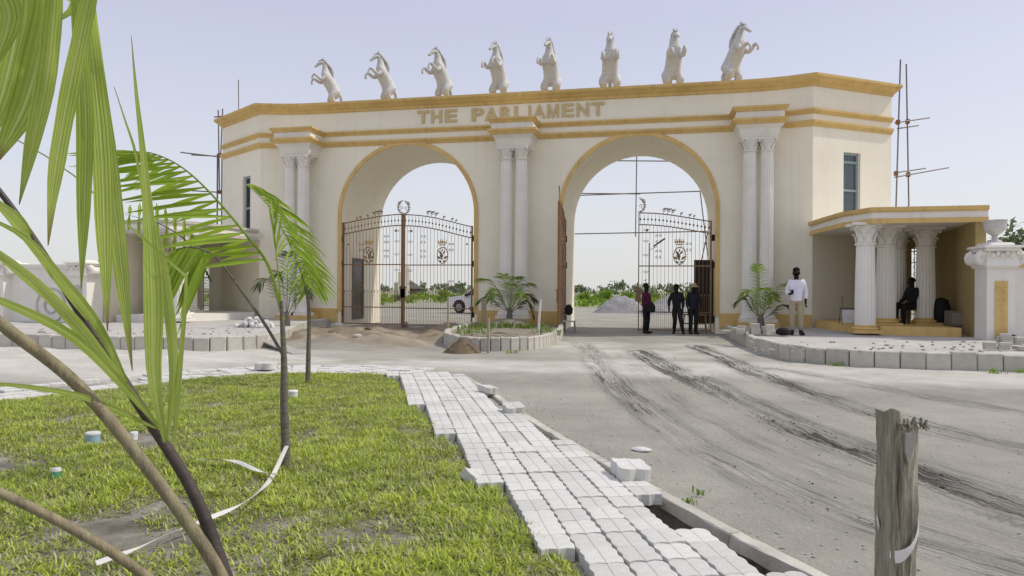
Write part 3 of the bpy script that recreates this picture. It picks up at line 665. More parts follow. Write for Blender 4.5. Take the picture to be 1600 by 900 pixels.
# ------------------------------------------------------------------ porticos
def portico(sgn, label):
    t = thing('portico', label, 'portico', (GX0, 0, 0))
    def P(pts): return [(x * sgn, y) for x, y in pts]
    roofp = [(10.02, -.55), (10.12, -2.2), (10.28, -3.7), (10.75, -4.72), (13.2, -4.775), (13.50, -4.78), (14.7, 2.2), (13.1, 2.2), (13.1, 1.45), (10.15, -.42)]
    front = [(10.0, -.75), (10.12, -2.2), (10.28, -3.7), (10.75, -4.72), (13.50, -4.78)]
    trimm = GOLD if sgn > 0 else mat('grey_primer', (.56, .52, .46), (.5, .46, .41), .8, 3)
    MB().prism(P(roofp), 3.36, 3.69).build('roof', WHITEP, t)
    def sw(prof, nm, m):
        pth = P(front) if sgn > 0 else P(front)[::-1]
        MB().sweep(pth, prof).build(nm, m, t)
    sw([(-.04, 3.62), (.04, 3.62), (.07, 3.66), (.07, 3.75), (-.04, 3.75)], 'fascia', trimm)
    sw([(-.04, 3.32), (.03, 3.32), (.03, 3.45), (-.04, 3.45)], 'fascia', trimm)
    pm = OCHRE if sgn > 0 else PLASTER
    gm_ = GOLD if sgn > 0 else WHITEP
    MB().prism(P([(10.2, -.6), (10.35, -2.0), (10.7, -3.2), (11.1, -4.25), (12.95, -4.45), (13.02, -4.45), (13.02, 3.1), (13.0, 1.3)]), .1, .55).build('floor', gm_, t)
    sw_ = MB()
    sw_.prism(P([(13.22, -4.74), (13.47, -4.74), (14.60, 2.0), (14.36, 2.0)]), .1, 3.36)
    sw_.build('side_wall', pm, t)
    # back wall with a grille opening
    oa, ob = 13.80, 14.18
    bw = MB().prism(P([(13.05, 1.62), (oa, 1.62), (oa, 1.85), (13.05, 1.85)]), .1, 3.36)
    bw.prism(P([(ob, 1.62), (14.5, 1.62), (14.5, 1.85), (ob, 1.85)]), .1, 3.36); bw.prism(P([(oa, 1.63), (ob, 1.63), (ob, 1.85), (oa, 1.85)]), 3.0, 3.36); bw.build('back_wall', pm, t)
    gr = MB()
    for k in range(4): x = (oa + .04 + k * .10) * sgn; gr.box(x - .010, x + .010, 1.74, 1.76, .55, 3.0)
    for z in (.7, 1.3, 1.9, 2.5, 2.9): gr.box(min(oa * sgn, ob * sgn), max(oa * sgn, ob * sgn), 1.73, 1.75, z, z + .03)
    for k in range(9):
        gr.tube([((oa + .19 + .13 * math.cos(a) * (1 - a / 9)) * sgn, 1.72, .85 + k * .25 + .11 * math.sin(a) * (1 - a / 9)) for a in [i * .5 for i in range(13)]], .010, 4)
    gr.build('grille', IRON, t)
    rr = .262
    s_, c_, b_ = shaft_mesh(rr, 2.16, 40), capital_mesh(rr * .9, .62, .43), base_mesh(rr, .22, gm_)
    for px, Y, zb in ((1352, -4.2, .36), (1384, -3.2, .52), (1446, -2.5, .52), (1402, -1.5, .52)):
        x = (onY(px, 450, Y).x - GX0) * sgn
        dz = zb - .52
        c0 = link('column', s_, t, (x, Y, zb + .20)); c0.scale = (1, 1, 1 - dz / 2.16)
        if sgn < 0: c0['label'] = c0.get('label', 'pale plain painted portico column')
        hh = 3.36 - .60; k0 = c0.scale[2]
        link('capital', c_, c0, (0, 0, (hh - zb - .20) / k0), None, (1, 1, 1 / k0)); link('base', b_, c0, (0, 0, -.2 / k0), None, (1, 1, 1 / k0))
    return t
portico(1, 'columned portico with gold edged roof on the right of the gateway')
portico(-1, 'pale columned portico on the left of the gateway behind the palm leaves')

# perimeter walls and urn piers
def pier(sgn, label):
    X = GX0 + sgn * 13.45; t = thing('wall_pier', label, 'pier', (X, -5.25, 0))
    t.scale = (.84, 1, 1); MB().box(-.37, .37, -.34, .34, .2, 2.12).build('shaft', WHITEP, t)
    for q in range(4):
        pnl = MB().box(-.17, .17, -.36, -.335, .38, 1.78)
        for k in range(6): a = k * 1.05; pnl.lathe([(.075, 0), (.05, .03), (.01, .045)], 8, (.0 + .09 * math.sin(a * 2.1), 0, 0)) if False else None
        if q == 0:
            for (dx, dz, r_) in ((0, 1.62, .06), (-.08, 1.52, .055), (.08, 1.52, .055), (0, 1.42, .06), (-.07, 1.32, .045), (.07, 1.32, .045), (0, 1.2, .05), (0, 1.08, .035), (-.12, 1.64, .04), (.12, 1.64, .04)):
                pnl.add([(dx + r_ * math.cos(a), -.362, dz + r_ * math.sin(a)) for a in [i * math.pi / 3 for i in range(6)]] + [(dx, -.40, dz)], [(i, (i + 1) % 6, 6) for i in range(6)])
            pnl.build('panel', GOLD if sgn > 0 else mat('grey_primer', (.56, .52, .46)), t)
    MB().lathe([(.37, 2.05), (.43, 2.14), (.43, 2.20), (.50, 2.25), (.50, 2.30)], 4, (0, 0, 0), 0, 0) if False else None
    cap = MB()
    for (h0, h1, a0, a1) in ((2.10, 2.16, .40, .44), (2.16, 2.32, .44, .40), (2.32, 2.52, .40, .36), (2.52, 2.60, .46, .46), (2.60, 2.66, .52, .50), (2.66, 2.74, .36, .30)):
        cap.add([(sx * a, sy * a, h) for h, a in ((h0, a0), (h1, a1)) for sx, sy in ((-1, -1), (1, -1), (1, 1), (-1, 1))], [(3, 2, 1, 0), (4, 5, 6, 7)] + [(i, (i + 1) % 4, 4 + (i + 1) % 4, 4 + i) for i in range(4)])
    for sx in (-1, 1):
        for yy in (-.3, .3):
            pts = [(sx * (.40 + .02), yy, 2.58)] + [(sx * (.50 + (.17 - .018 * i) * math.sin(-.6 + i * .62)), yy, 2.32 + (.17 - .018 * i) * math.cos(-.6 + i * .62)) for i in range(9)]
            cap.tube(pts, [.05, .075, .085, .085, .08, .075, .07, .06, .05, .04], 8)
        cap.add([(sx * (.50 + .17 * math.sin(a)), yy, 2.32 + .15 * math.cos(a)) for yy in (-.32, .32) for a in [i * math.pi / 6 for i in range(12)]], [tuple(range(12)), tuple(range(12, 24))] + [(i, (i + 1) % 12, 12 + (i + 1) % 12, 12 + i) for i in range(12)])
    for k in range(5): cap.lathe([(.02, 0), (.06, .03), (.07, .08), (.03, .13)], 8, (-.24 + k * .12, -.40, 2.34 + .05 * (k % 2)))
    cap.build('capital', WHITEP, t)
    if sgn < 0: t.scale = (.84, 1, .87); return t
    MB().lathe([(.19, 2.74), (.19, 2.78), (.09, 2.82), (.065, 2.90), (.10, 2.94), (.17, 2.98), (.25, 3.06), (.285, 3.16), (.275, 3.24), (.31, 3.28), (.315, 3.31), (.27, 3.31), (.22, 3.2), (.05, 3.1)], 24).build('urn', STATUE, t, True)
    return t
pier(1, 'white pier topped with a stone urn beside the gold edged portico')
pier(-1, 'white scroll topped pier left of the pale portico behind long palm leaves')
for sgn in (1, -1):
    x0, x1 = sorted((GX0 + sgn * 13.82, GX0 + sgn * 34))
    t = thing('boundary_wall', ('white boundary wall with gold coping right of the urn pier' if sgn > 0 else 'pale boundary wall with round scroll ornament at far left'), 'wall', ((x0 + x1) / 2, -5.2, 0))
    hw = (x1 - x0) / 2
    MB().box(-hw, hw, -.11, .11, .1, 2.13).build('wall', WHITEP, t)
    MB().box(-hw, hw, -.16, .16, 2.13, 2.24).build('coping', GOLD if sgn > 0 else WHITEP, t)
    if sgn < 0:
        c_ = onY(79, 477, -5.33); med = MB()
        for rr in (.56, .26): med.tube([(c_.x - (x0 + x1) / 2 + rr * math.cos(a), -.12, c_.z + rr * math.sin(a)) for a in [i * math.pi / 16 for i in range(33)]], .035, 6)
        med.tube([(c_.x - (x0 + x1) / 2 + (.1 + .012 * i) * math.cos(i * .4), -.12, c_.z + (.1 + .012 * i) * math.sin(i * .4)) for i in range(12)], .02, 5)
        med.build('medallion', mat('grey_primer', (.56, .52, .46)), t)
# a second urn pier far left
t2 = pier(-1, 'white scroll topped pier at the far left edge of the boundary wall'); t2.location = (onY(8, 450, -5.25).x, -5.25, 0)

# ------------------------------------------------------------------ gates
def spiral(b, c_, r, turns, a0, sg, rad=.009, n=14, y=0):
    b.tube([(c_[0] + sg * r * (1 - .8 * i / n) * math.cos(a0 + turns * 2 * math.pi * i / n), y, c_[1] + r * (1 - .8 * i / n) * math.sin(a0 + turns * 2 * math.pi * i / n)) for i in range(n + 1)], rad, 4)
def leafd(b, x, z, l, a, y=0, w_=.4):
    d = (math.cos(a), math.sin(a)); p = (-d[1], d[0])
    b.add([(x, y - .012, z), (x + d[0] * l * .5 + p[0] * l * w_ * .5, y, z + d[1] * l * .5 + p[1] * l * w_ * .5), (x + d[0] * l, y + .012, z + d[1] * l), (x + d[0] * l * .5 - p[0] * l * w_ * .5, y, z + d[1] * l * .5 - p[1] * l * w_ * .5), (x + d[0] * l * .5, y - .03, z + d[1] * l * .5)],
          [(0, 1, 4), (1, 2, 4), (2, 3, 4), (3, 0, 4)])
BARM = MB().box(-.0062, .0062, -.0062, .0062, 0, 1).mesh('bar', IRON)
PICK = MB().box(-.0048, .0048, -.0048, .0048, 0, 1.22); PICK.add([(-.022, 0, 1.22), (.022, 0, 1.22), (0, -.012, 1.22), (0, .012, 1.22), (0, 0, 1.32), (0, 0, 1.18)], [(0, 2, 4), (2, 1, 4), (1, 3, 4), (3, 0, 4), (2, 0, 5), (1, 2, 5), (3, 1, 5), (0, 3, 5)])
PICKM = PICK.mesh('picket', IRON)
def gate_leaf(name_label, W, zs, zm, loc, rz, flip, crest, mid=.045):
    """hinge stile at x=0, meeting stile at x=W"""
    t = thing('gate_leaf', name_label, 'gate', loc, rz, 'wrought iron gate leaves in the two arches')
    def top(x): u = x / W; return zs + (zm - zs) * (math.sin(u * math.pi / 2) ** 1.15)
    fr = MB(); fr.box(-.03, .03, -.03, .03, 0, zs + .03); fr.box(W - mid, W + mid * .2, -.035, .035, 0, zm + .02)
    n = 20
    for off in (0, -.42): fr.tube([(W * k / n, 0, top(W * k / n) + off) for k in range(n + 1)], .022, 6)
    for z in (0.02, .66, 2.30): fr.box(.03, W - mid, -.018, .018, z, z + .04)
    fr.build('frame', RUST if mid > .05 else IRON, t)
    nb = round(W / .135)
    for k in range(1, nb):
        x = W * k / nb; o = link('bar', BARM, t, (x, 0, .04)); o.scale = (1, 1, top(x) - .44)
        if k < nb: link('picket', PICKM, t, (x - W / nb / 2, .0, .05))
    bd = MB()
    for k in range(nb):
        x = W * (k + .5) / nb; z = top(x) - .40
        bd.box(x - .006, x + .006, -.006, .006, z, z + .36)
        leafd(bd, x, z + .12, .11, math.pi / 2, 0, .75)
    for (x, z, r_) in ((W - .3, top(W) - .62, .05), (W - .3, .98, .05), (.2, 3.1, .04)):
        bd.lathe([(.005, -r_), (r_ * .8, -r_ * .5), (r_, 0), (r_ * .8, r_ * .5), (.005, r_)], 8, (x, 0, z))
    kind(bd.build('spear_band', IRON, t), 'stuff')
    sc = MB()
    for px_ in (.30, .62):
        x = W * px_ + (.0 if px_ < .5 else .25)
        for z in (2.75, 3.3) if px_ > .5 else (1.6, 3.0):
            for sg in (-1, 1): spiral(sc, (x + sg * .055, z + .1), .05, 1.2, -1, sg); spiral(sc, (x + sg * .055, z - .12), .05, 1.2, 1, -sg)
    for z in (1.0, 1.6, 2.1, 2.7, 3.2, 3.6):
        for sg in (-1, 1): spiral(sc, (W - .26 + sg * .05, z), .05, 1.1, 0, sg, .007)
    kind(sc.build('scrollwork', IRON, t), 'stuff')
    # crest: wreath with crown
    cx = W * .43 if crest == 1 else W * .58; em = MB()
    for k in range(22):
        a = k * 2 * math.pi / 22; leafd(em, cx + .24 * math.cos(a), 2.72 + .33 * math.sin(a), .10, a + (1.9 if math.cos(a) > 0 else 1.2), 0, .45)
    em.tube([(cx + .24 * math.cos(a), 0, 2.72 + .33 * math.sin(a)) for a in [i * math.pi / 12 for i in range(25)]], .010, 4)
    for (x, z, l, a) in ((0, 2.5, .4, 1.4), (-.05, 2.55, .25, 2.5), (.05, 2.55, .25, .6), (-.02, 2.75, .22, 2.2), (.03, 2.75, .22, .9), (0, 2.45, .18, 2.9), (0, 2.45, .18, .2), (.02, 2.85, .16, 1.9)): leafd(em, cx + x, z, l, a, -.01, .42)
    em.v = [(cx + (x - cx) * .86, y, 2.42 + (z - 2.42) * .9) for x, y, z in em.v]
    eo = em.build('crest', IRON, t)
    cr = MB(); cr.box(cx - .13, cx + .13, -.015, .015, 3.06, 3.10)
    for k in range(5): leafd(cr, cx - .12 + k * .06, 3.10, .15 + .03 * (k == 2), math.pi / 2 + (2 - k) * .12, 0, .5)
    for k in range(5): cr.lathe([(.002, -.02), (.02, 0), (.002, .02)], 6, (cx - .15 + k * .075, 0, 3.26 + .02 * (k == 2)))
    cr.build('crown', IRONGOLD, eo)
    # cresting along the top
    cs = MB(); g = random.Random(4)
    for (u, s_) in ((.66, 1.), (.60, 1.), (.54, .9), (.42, .6), (.30, .6), (.24, .5)):
        x = W * u; z = top(x) + .03
        cs.tube([(x, 0, z - .03), (x - .03 * s_, 0, z + .10 * s_), (x - .10 * s_, 0, z + .16 * s_)], .010, 4)
        spiral(cs, (x - .05 * s_, z + .10 * s_), .07 * s_, 1.1, 0, 1, .010)
        for k in range(3): leafd(cs, x - .04 * s_ * k, z + .11 * s_ + .03 * k * s_, .11 * s_, 2.2 + .5 * k, 0, .5)
    if crest:
        for k in range(9):
            a = .15 + k * .33; x, z = W - .20 * math.sin(a), zm + .27 - .22 * math.cos(a)
            leafd(cs, x, z, .10, math.pi - a * .9 + .5, 0, .5); leafd(cs, x, z, .06, -a + .3, 0, .5)
        cs.tube([(W - .20 * math.sin(a), 0, zm + .27 - .22 * math.cos(a)) for a in [i * .29 for i in range(11)]], .012, 4)
        spiral(cs, (W - .12, zm + .22), .10, 1.3, 0, 1, .010); spiral(cs, (W - .16, zm + .42), .08, 1.3, 1, 1, .010)
    kind(cs.build('cresting', IRON, t), 'stuff')
    lt = MB().box(W - .10, W + .10, -.06, -.03, 1.05, 1.5); lt.box(W - .12, W + .16, -.08, -.05, 1.42, 1.46); lt.build('latch', IRON, t)
    for z in (.35, 2.25, 3.2): MB().box(-.13, -.02, -.05, .05, z, z + .22).build('hinge', flat('black_iron', (.02, .018, .016)), t)
    if flip: t.scale = (-1, 1, 1)
    return t
gate_leaf('closed rust brown wrought iron gate leaf on the left of the left arch', 2.46, 3.93, 4.24, (-11.94, .12, .10), 0, False, 1, .075)
gate_leaf('closed iron gate leaf on the right of the left arch before the white car', 2.70, 3.75, 4.24, (-6.76, .12, .08), 0, True, 1, .05)
gate_leaf('iron gate leaf standing across the right arch behind the waiting people', 2.50, 3.88, 4.22, (1.86, .30, .04), 0, True, 1, .03)
og = gate_leaf('rust brown gate leaf swung open, seen edge on left of the right arch', 2.30, 3.95, 4.35, (-3.22, -.10, .02), R(-88), False, 1, .075)

# ------------------------------------------------------------------ skinned figures
def skin_mesh(V, E, m, sub=2, root=None, name='body'):
    """V: {name: (xyz, r)}; E: pairs of names"""
    ks = list(V); ix = {k: i for i, k in enumerate(ks)}
    me = bpy.data.meshes.new(name); me.from_pydata([V[k][0] for k in ks], [(ix[a], ix[b]) for a, b in E], [])
    o = bpy.data.objects.new('tmp', me); COL.objects.link(o); md = o.modifiers.new('s', 'SKIN'); md.use_smooth_shade = True
    sv = me.skin_vertices[0].data
    for k in ks:
        r = V[k][1]; sv[ix[k]].radius = r if hasattr(r, '__len__') else (r, r); sv[ix[k]].use_root = (k == (root or ks[0]))
    if sub: ms = o.modifiers.new('u', 'SUBSURF'); ms.levels = sub; ms.render_levels = sub
    dg = bpy.context.evaluated_depsgraph_get(); out = bpy.data.meshes.new_from_object(o.evaluated_get(dg)); bpy.data.objects.remove(o)
    out.name = name; out.materials.clear(); out.materials.append(m); return out
def chain(names): return list(zip(names[:-1], names[1:]))

# ---- horses on the parapet
def horse_meshes():
    V = {'pel': ((0, .16, 1.0), .27), 'sp1': ((0, .06, 1.25), .27), 'sp2': ((0, -.05, 1.5), .265), 'ch': ((0, -.13, 1.72), .25), 'nb': ((0, -.16, 1.93), .175), 'nm': ((0, -.14, 2.14), .135), 'nt': ((0, -.17, 2.32), .108),
         'po': ((0, -.24, 2.42), .100), 'hd': ((0, -.36, 2.36), .088), 'fa': ((0, -.48, 2.25), .062), 'mz': ((0, -.56, 2.16), .056)}
    E = chain(['pel', 'sp1', 'sp2', 'ch', 'nb', 'nm', 'nt', 'po', 'hd', 'fa', 'mz'])
    for s, n in ((1, 'l'), (-1, 'r')):
        V.update({n + 'hip': ((s * .18, .12, .88), .20), n + 'stf': ((s * .22, -.06, .66), .15), n + 'hk': ((s * .18, .16, .40), .062), n + 'fet': ((s * .18, .06, .12), .046), n + 'hf': ((s * .18, .0, .02), .058)})
        E += [('pel', n + 'hip')] + chain([n + 'hip', n + 'stf', n + 'hk', n + 'fet', n + 'hf'])
        k = .10 if s > 0 else 0
        V.update({n + 'sh': ((s * .16, -.20, 1.66), .125), n + 'el': ((s * .21, -.36, 1.50), .085), n + 'kn': ((s * .20, -.62, 1.70 + k), .058), n + 'cn': ((s * .19, -.72, 1.52 + k), .038), n + 'fh': ((s * .19, -.69, 1.40 + k), .05)})
        E += [('ch', n + 'sh')] + chain([n + 'sh', n + 'el', n + 'kn', n + 'cn', n + 'fh'])
    V.update({'t0': ((0, .34, .98), .05), 't1': ((0, .42, .72), .075), 't2': ((0, .40, .40), .06), 't3': ((0, .36, .12), .02)})
    E += [('pel', 't0')] + chain(['t0', 't1', 't2', 't3'])
    body = skin_mesh(V, E, STATUE, 2, 'sp1', 'horse_statue')
    ear = MB().lathe([(.012, 0), (.036, .04), (.03, .10), (.003, .17)], 8).mesh('ear', STATUE, True)
    mn = MB()
    for i in range(26):
        t = i / 25; P0 = Vector((0, -.22, 2.50)).lerp(Vector((0, .02, 1.86)), t) + Vector((0, .09 * math.sin(math.pi * t), 0))
        for s in (-1, 0, 1): mn.tube([P0 + Vector((s * .03, -.02, 0)), P0 + Vector((s * .08, .08, -.03)), P0 + Vector((s * .10, .12, -.14)), P0 + Vector((s * .09, .10, -.22))], [.022, .03, .022, .004], 5)
    mane = mn.mesh('mane', STATUE, True)
    fl = MB()
    for s in (-1, 0, 1): fl.tube([(s * .02, -.25, 2.52), (s * .03, -.34, 2.51), (s * .03, -.42, 2.43)], [.02, .024, .004], 5)
    return body, ear, mane, fl.mesh('forelock', STATUE, True)
HB, HE, HM, HF = horse_meshes()
HL = ['leftmost rearing white horse statue, leaning left on the parapet', 'second rearing white horse statue from the left, above the left arch', 'third rearing white horse statue from the left, above the word THE',
      'fourth rearing white horse statue from the left, above the letter A and the stained cornice', 'rearing white horse statue standing just right of the middle columns', 'third white horse statue from the right, front facing above the right arch',
      'second rearing white horse statue from the right, one foreleg lifted out', 'rightmost rearing white horse statue, turned right in profile']
for i, (px, ph, yaw, tl) in enumerate(((519, 1.62, -58, 4), (604, 1.70, -50, 3), (691, 1.72, -38, 2), (778, 1.76, -20, 0), (860, 1.76, -12, 0), (953, 1.80, 3, 0), (1052, 1.76, 14, 0), (1146, 1.84, 50, 2))):
    x = onY(px, 150, .62).x
    t = thing('horse_statue', HL[i], 'statue', (x, .62, 8.46), R(yaw), 'rearing horse statues along the gateway parapet')
    s = (ph + .48) / 2.5
    for nm, me, loc in (('body', HB, (0, 0, 0)), ('mane', HM, (0, 0, 0)), ('forelock', HF, (0, 0, 0)), ('ear', HE, (.05 * s, -.22 * s, 2.49 * s)), ('ear', HE, (-.05 * s, -.22 * s, 2.49 * s))):
        o = link(nm, me, t, (loc[0] * 1.3, loc[1] * 1.16, loc[2]), None, (s * 1.3, s * 1.16, s))
    t.rotation_euler = (R(tl), 0, R(yaw))

# ---- people
def person(label, loc, rz, J, cols, hat=None, scale=1.0):
    """J overrides joints; local frame: faces -Y, Z up"""
    t = thing('person', label, 'person', loc, rz); t.scale = (scale,) * 3
    B = dict(pelvis=(0, .01, .95), waist=(0, 0, 1.08), chest=(0, .01, 1.30), neck=(0, .02, 1.48), head0=(0, .005, 1.56), head1=(0, 0, 1.64), head2=(0, .015, 1.715),
             lhip=(.09, .01, .90), lknee=(.10, -.01, .49), lank=(.10, .03, .08), lheel=(.10, .05, .035), ltoe=(.12, -.16, .03),
             rhip=(-.09, .01, .90), rknee=(-.10, -.01, .49), rank=(-.10, .03, .08), rheel=(-.10, .05, .035), rtoe=(-.12, -.16, .03),
             lsh=(.165, .02, 1.40), lel=(.215, .04, 1.12), lwr=(.215, -.04, .87), lhd=(.215, -.07, .79), rsh=(-.165, .02, 1.40), rel=(-.215, .04, 1.12), rwr=(-.215, -.04, .87), rhd=(-.215, -.07, .79))
    B.update({k: v for k, v in J.items() if k != 'face'})
    Rr = dict(pelvis=.135, waist=.128, chest=(.145, .12), neck=.055, head0=.072, head1=.088, head2=.078, hip=.09, knee=.062, ank=.042, heel=.042, toe=.035, sh=.058, el=.044, wr=.032, hd=.028)
    def rad(k): return Rr.get(k) or Rr[k[1:]]
    V = {k: (v, rad(k)) for k, v in B.items()}
    E = chain(['pelvis', 'waist', 'chest', 'neck', 'head0', 'head1', 'head2'])
    for s in 'lr': E += [('pelvis', s + 'hip'), ('chest', s + 'sh')] + chain([s + 'hip', s + 'knee', s + 'ank', s + 'heel', s + 'toe'][0:4]) + [(s + 'heel', s + 'toe')] + chain([s + 'sh', s + 'el', s + 'wr', s + 'hd'])
    # fingers and thumb
    for s, sx in (('l', 1), ('r', -1)):
        h = Vector(B[s + 'hd']); d = (h - Vector(B[s + 'wr'])).normalized(); side = d.cross(Vector((sx, .2, .1))).normalized(); cur = d.cross(side) * (-1)
        for i, (o, ln) in enumerate(((-.028, .062), (-.010, .072), (.010, .068), (.027, .054))):
            a = h + side * o + d * .035; V[f'{s}f{i}a'] = (a, .010); V[f'{s}f{i}b'] = (a + d * ln * .55 + cur * .01, .009); V[f'{s}f{i}c'] = (a + d * ln * .85 + cur * .035, .008)
            E += [(s + 'hd', f'{s}f{i}a'), (f'{s}f{i}a', f'{s}f{i}b'), (f'{s}f{i}b', f'{s}f{i}c')]
        a = h - side * .038 - d * .02; V[s + 'ta'] = (a, .012); V[s + 'tb'] = (a - side * .02 + d * .045 + cur * .01, .009); E += [(s + 'hd', s + 'ta'), (s + 'ta', s + 'tb')]
    hd = Vector(B['head1']); fw = Vector(J.get('face', (0, -1, 0))); sd = Vector((-fw.y, fw.x, 0))
    V['nose0'] = (hd + fw * .085 + Vector((0, 0, -.005)), .018); V['nose'] = (hd + fw * .112 + Vector((0, 0, -.025)), .015); V['chin'] = (hd + fw * .075 + Vector((0, 0, -.095)), .035)
    E += [('head1', 'nose0'), ('nose0', 'nose'), ('head0', 'chin')]
    for n_, s in (('e1', 1), ('e2', -1)): V[n_] = (hd + sd * s * .094 + Vector((0, 0, -.01)), .016); E.append(('head1', n_))
    V.pop('face', None); E = [e for e in E if e[0] in V and e[1] in V]
    for k_, f_ in dict(pelvis=.7, waist=.72, chest=.68, lhip=.75, rhip=.75, lsh=.72, rsh=.72, lknee=.85, rknee=.85, lel=.85, rel=.85).items():
        r_ = V[k_][1]; V[k_] = (V[k_][0], tuple(x * f_ for x in r_) if hasattr(r_, '__len__') else r_ * f_)
    link('body', skin_mesh(V, E, SKIN, 2, 'pelvis'), t)
    ey = MB()
    for s in (1, -1):
        c_ = hd + fw * .080 + sd * s * .033 + Vector((0, 0, .012)); ey.lathe([(.001, -.005), (.006, 0), (.001, .005)], 6, c_)
    ey.build('eyes', flat('eye_white', (.06, .055, .05)), t)
    def cloth(nm, keys, edges, grow, m, extra=None):
        VV = {k: (B[k], tuple(a + grow for a in (rad(k) if hasattr(rad(k), '__len__') else (rad(k),) * 2))) for k in keys}
        if extra: VV.update(extra)
        link(nm, skin_mesh(VV, edges, m, 2, keys[0], nm), t)
    hipm = tuple(Vector(B['pelvis']) * .65 + (Vector(B['lhip']) + Vector(B['rhip'])) * .175)
    cuff = {}
    for s in 'lr': cuff[s + 'cf'] = (tuple(Vector(B[s + 'el']).lerp(Vector(B[s + 'wr']), .85)), .050)
    cloth('shirt', ['waist', 'chest', 'lsh', 'rsh', 'lel', 'rel'], [('hem', 'waist'), ('waist', 'chest'), ('chest', 'lsh'), ('chest', 'rsh'), ('lsh', 'lel'), ('rsh', 'rel'), ('lel', 'lcf'), ('rel', 'rcf'), ('chest', 'collar')], .024, cols[0],
          dict(hem=(tuple(Vector(hipm) + Vector((0, 0, -.06))), (.175, .14)), collar=(tuple(Vector(B['chest']).lerp(Vector(B['neck']), .8)), .075), **cuff))
    cl = {}
    for s in 'lr': cl[s + 'hem'] = (tuple(Vector(B[s + 'knee']).lerp(Vector(B[s + 'ank']), .95)), .068)
    cloth('trousers', ['pelvis', 'lhip', 'rhip', 'lknee', 'rknee'], [('pelvis', 'lhip'), ('pelvis', 'rhip'), ('lhip', 'lknee'), ('rhip', 'rknee'), ('lknee', 'lhem'), ('rknee', 'rhem'), ('pelvis', 'tw')], .020, cols[1], dict(tw=(tuple(Vector(B['pelvis']).lerp(Vector(B['waist']), .6)), .150), **cl))
    for s in 'lr':
        sh = MB().tube([Vector(B[s + 'heel']) + Vector((0, 0, .0)), Vector(B[s + 'heel']).lerp(Vector(B[s + 'toe']), .5) + Vector((0, 0, .008)), Vector(B[s + 'toe'])], [.052, .052, .040], 10)
        sh.tube([Vector(B[s + 'heel']), Vector(B[s + 'ank']) + Vector((0, 0, .03))], [.052, .05], 10); sh.build('shoe', cols[2], t, True)
    if hat:
        c_ = Vector(B['head2']); h_ = MB().lathe([(.19, -.01), (.185, .005), (.105, .02), (.098, .09), (.06, .12), (.01, .125)], 16, c_ + Vector((0, 0, .0))); h_.build('hat', hat, t, True)
    else:
        c_ = Vector(B['head1']).lerp(Vector(B['head2']), .55)
        bm = bmesh.new(); bmesh.ops.create_icosphere(bm, subdivisions=2, radius=1); hb = MB(); kk = []
        for v in bm.verts: p = v.co; hb.v.append(tuple(c_ + Vector((p.x * .093, p.y * .102 + .014, p.z * .096 + .020))))
        hb.f = [tuple(v.index for v in f.verts) for f in bm.faces if (f.calc_center_median().z - .75 * f.calc_center_median().dot(fw)) > -.12]; bm.free(); hb.build('hair', flat('black_hair', (.010, .009, .009)), t, True)
    return t
BLACKC = flat('black_cloth', (.012, .012, .013)); SHOE = flat('black_shoe', (.014, .013, .012), .5)
SHIRTW = mat('white_shirt', (.74, .73, .80), (.68, .67, .75), .8, 6, .15, 25); KHAKI = mat('khaki_cloth', (.40, .34, .23), (.33, .28, .19), .85, 8, .15, 25)
p = gnd(1244, 523, .32)
man = person('man in white shirt and khaki trousers holding a phone on the pavement', (p.x, p.y, .32), R(-8), dict(rel=(-.225, .04, 1.12), rwr=(-.17, -.20, 1.07), rhd=(-.12, -.26, 1.10), lel=(.235, .07, 1.13), lwr=(.225, .0, .90), lhd=(.225, -.03, .82),
             lank=(.12, .03, .08), lheel=(.12, .05, .035), ltoe=(.17, -.15, .03), head1=(-.005, -.01, 1.64), head2=(-.005, .005, 1.715)), (SHIRTW, KHAKI, SHOE), None, 1.02)
MB().box(-.15, -.085, -.305, -.295, 1.07, 1.19).build('phone', flat('phone_black', (.01, .01, .012), .3)); tag(bpy.data.objects['phone'], 'black phone in the right hand of the man in white', 'phone'); bpy.data.objects['phone'].matrix_world = man.matrix_basis.copy()
bpy.data.objects['phone'].location = man.location; bpy.data.objects['phone'].rotation_euler = man.rotation_euler
p = gnd(1010, 520)
person('man in maroon shirt and black trousers leaning sideways beside the gate leaf', (p.x, p.y - .12, gz(p.x, p.y)), R(62), dict(face=(-.0, -1, 0), lel=(.20, -.02, 1.14), lwr=(.10, -.2, .98), lhd=(.05, -.25, .97), rel=(-.22, .02, 1.14), rwr=(-.12, -.2, 1.0), rhd=(-.06, -.25, .98)), (flat('maroon_cloth', (.09, .012, .04)), BLACKC, SHOE), None, .98)
MB().lathe([(.05, 0), (.16, .04), (.17, .2), (.10, .34), (.03, .36)], 10).build('shoulder_bag', BLACKC, None, True, (p.x + .14, p.y - .32, .72)); tag(bpy.data.objects['shoulder_bag'], 'black bag held at the hip of the man in maroon', 'bag')
p = gnd(1057, 521)
person('man all in black walking with lowered head in front of the gate', (p.x, p.y - .15, gz(p.x, p.y)), R(-12), dict(head0=(0, -.07, 1.53), head1=(0, -.10, 1.60), head2=(0, -.10, 1.68), neck=(0, -.02, 1.46), chest=(0, -.02, 1.29), lknee=(.16, -.12, .50), lank=(.24, -.10, .10), lheel=(.24, -.07, .05), ltoe=(.29, -.28, .03), rknee=(-.06, .02, .49), rank=(-.12, .16, .12), rheel=(-.12, .20, .08), rtoe=(-.12, .02, .03),
       rel=(-.27, -.02, 1.14), rwr=(-.25, -.10, .92), rhd=(-.24, -.13, .86)), (BLACKC, flat('charcoal_cloth', (.016, .016, .018)), SHOE), None, .99)
p = onY(1083, 517, -.15); p.z = 0
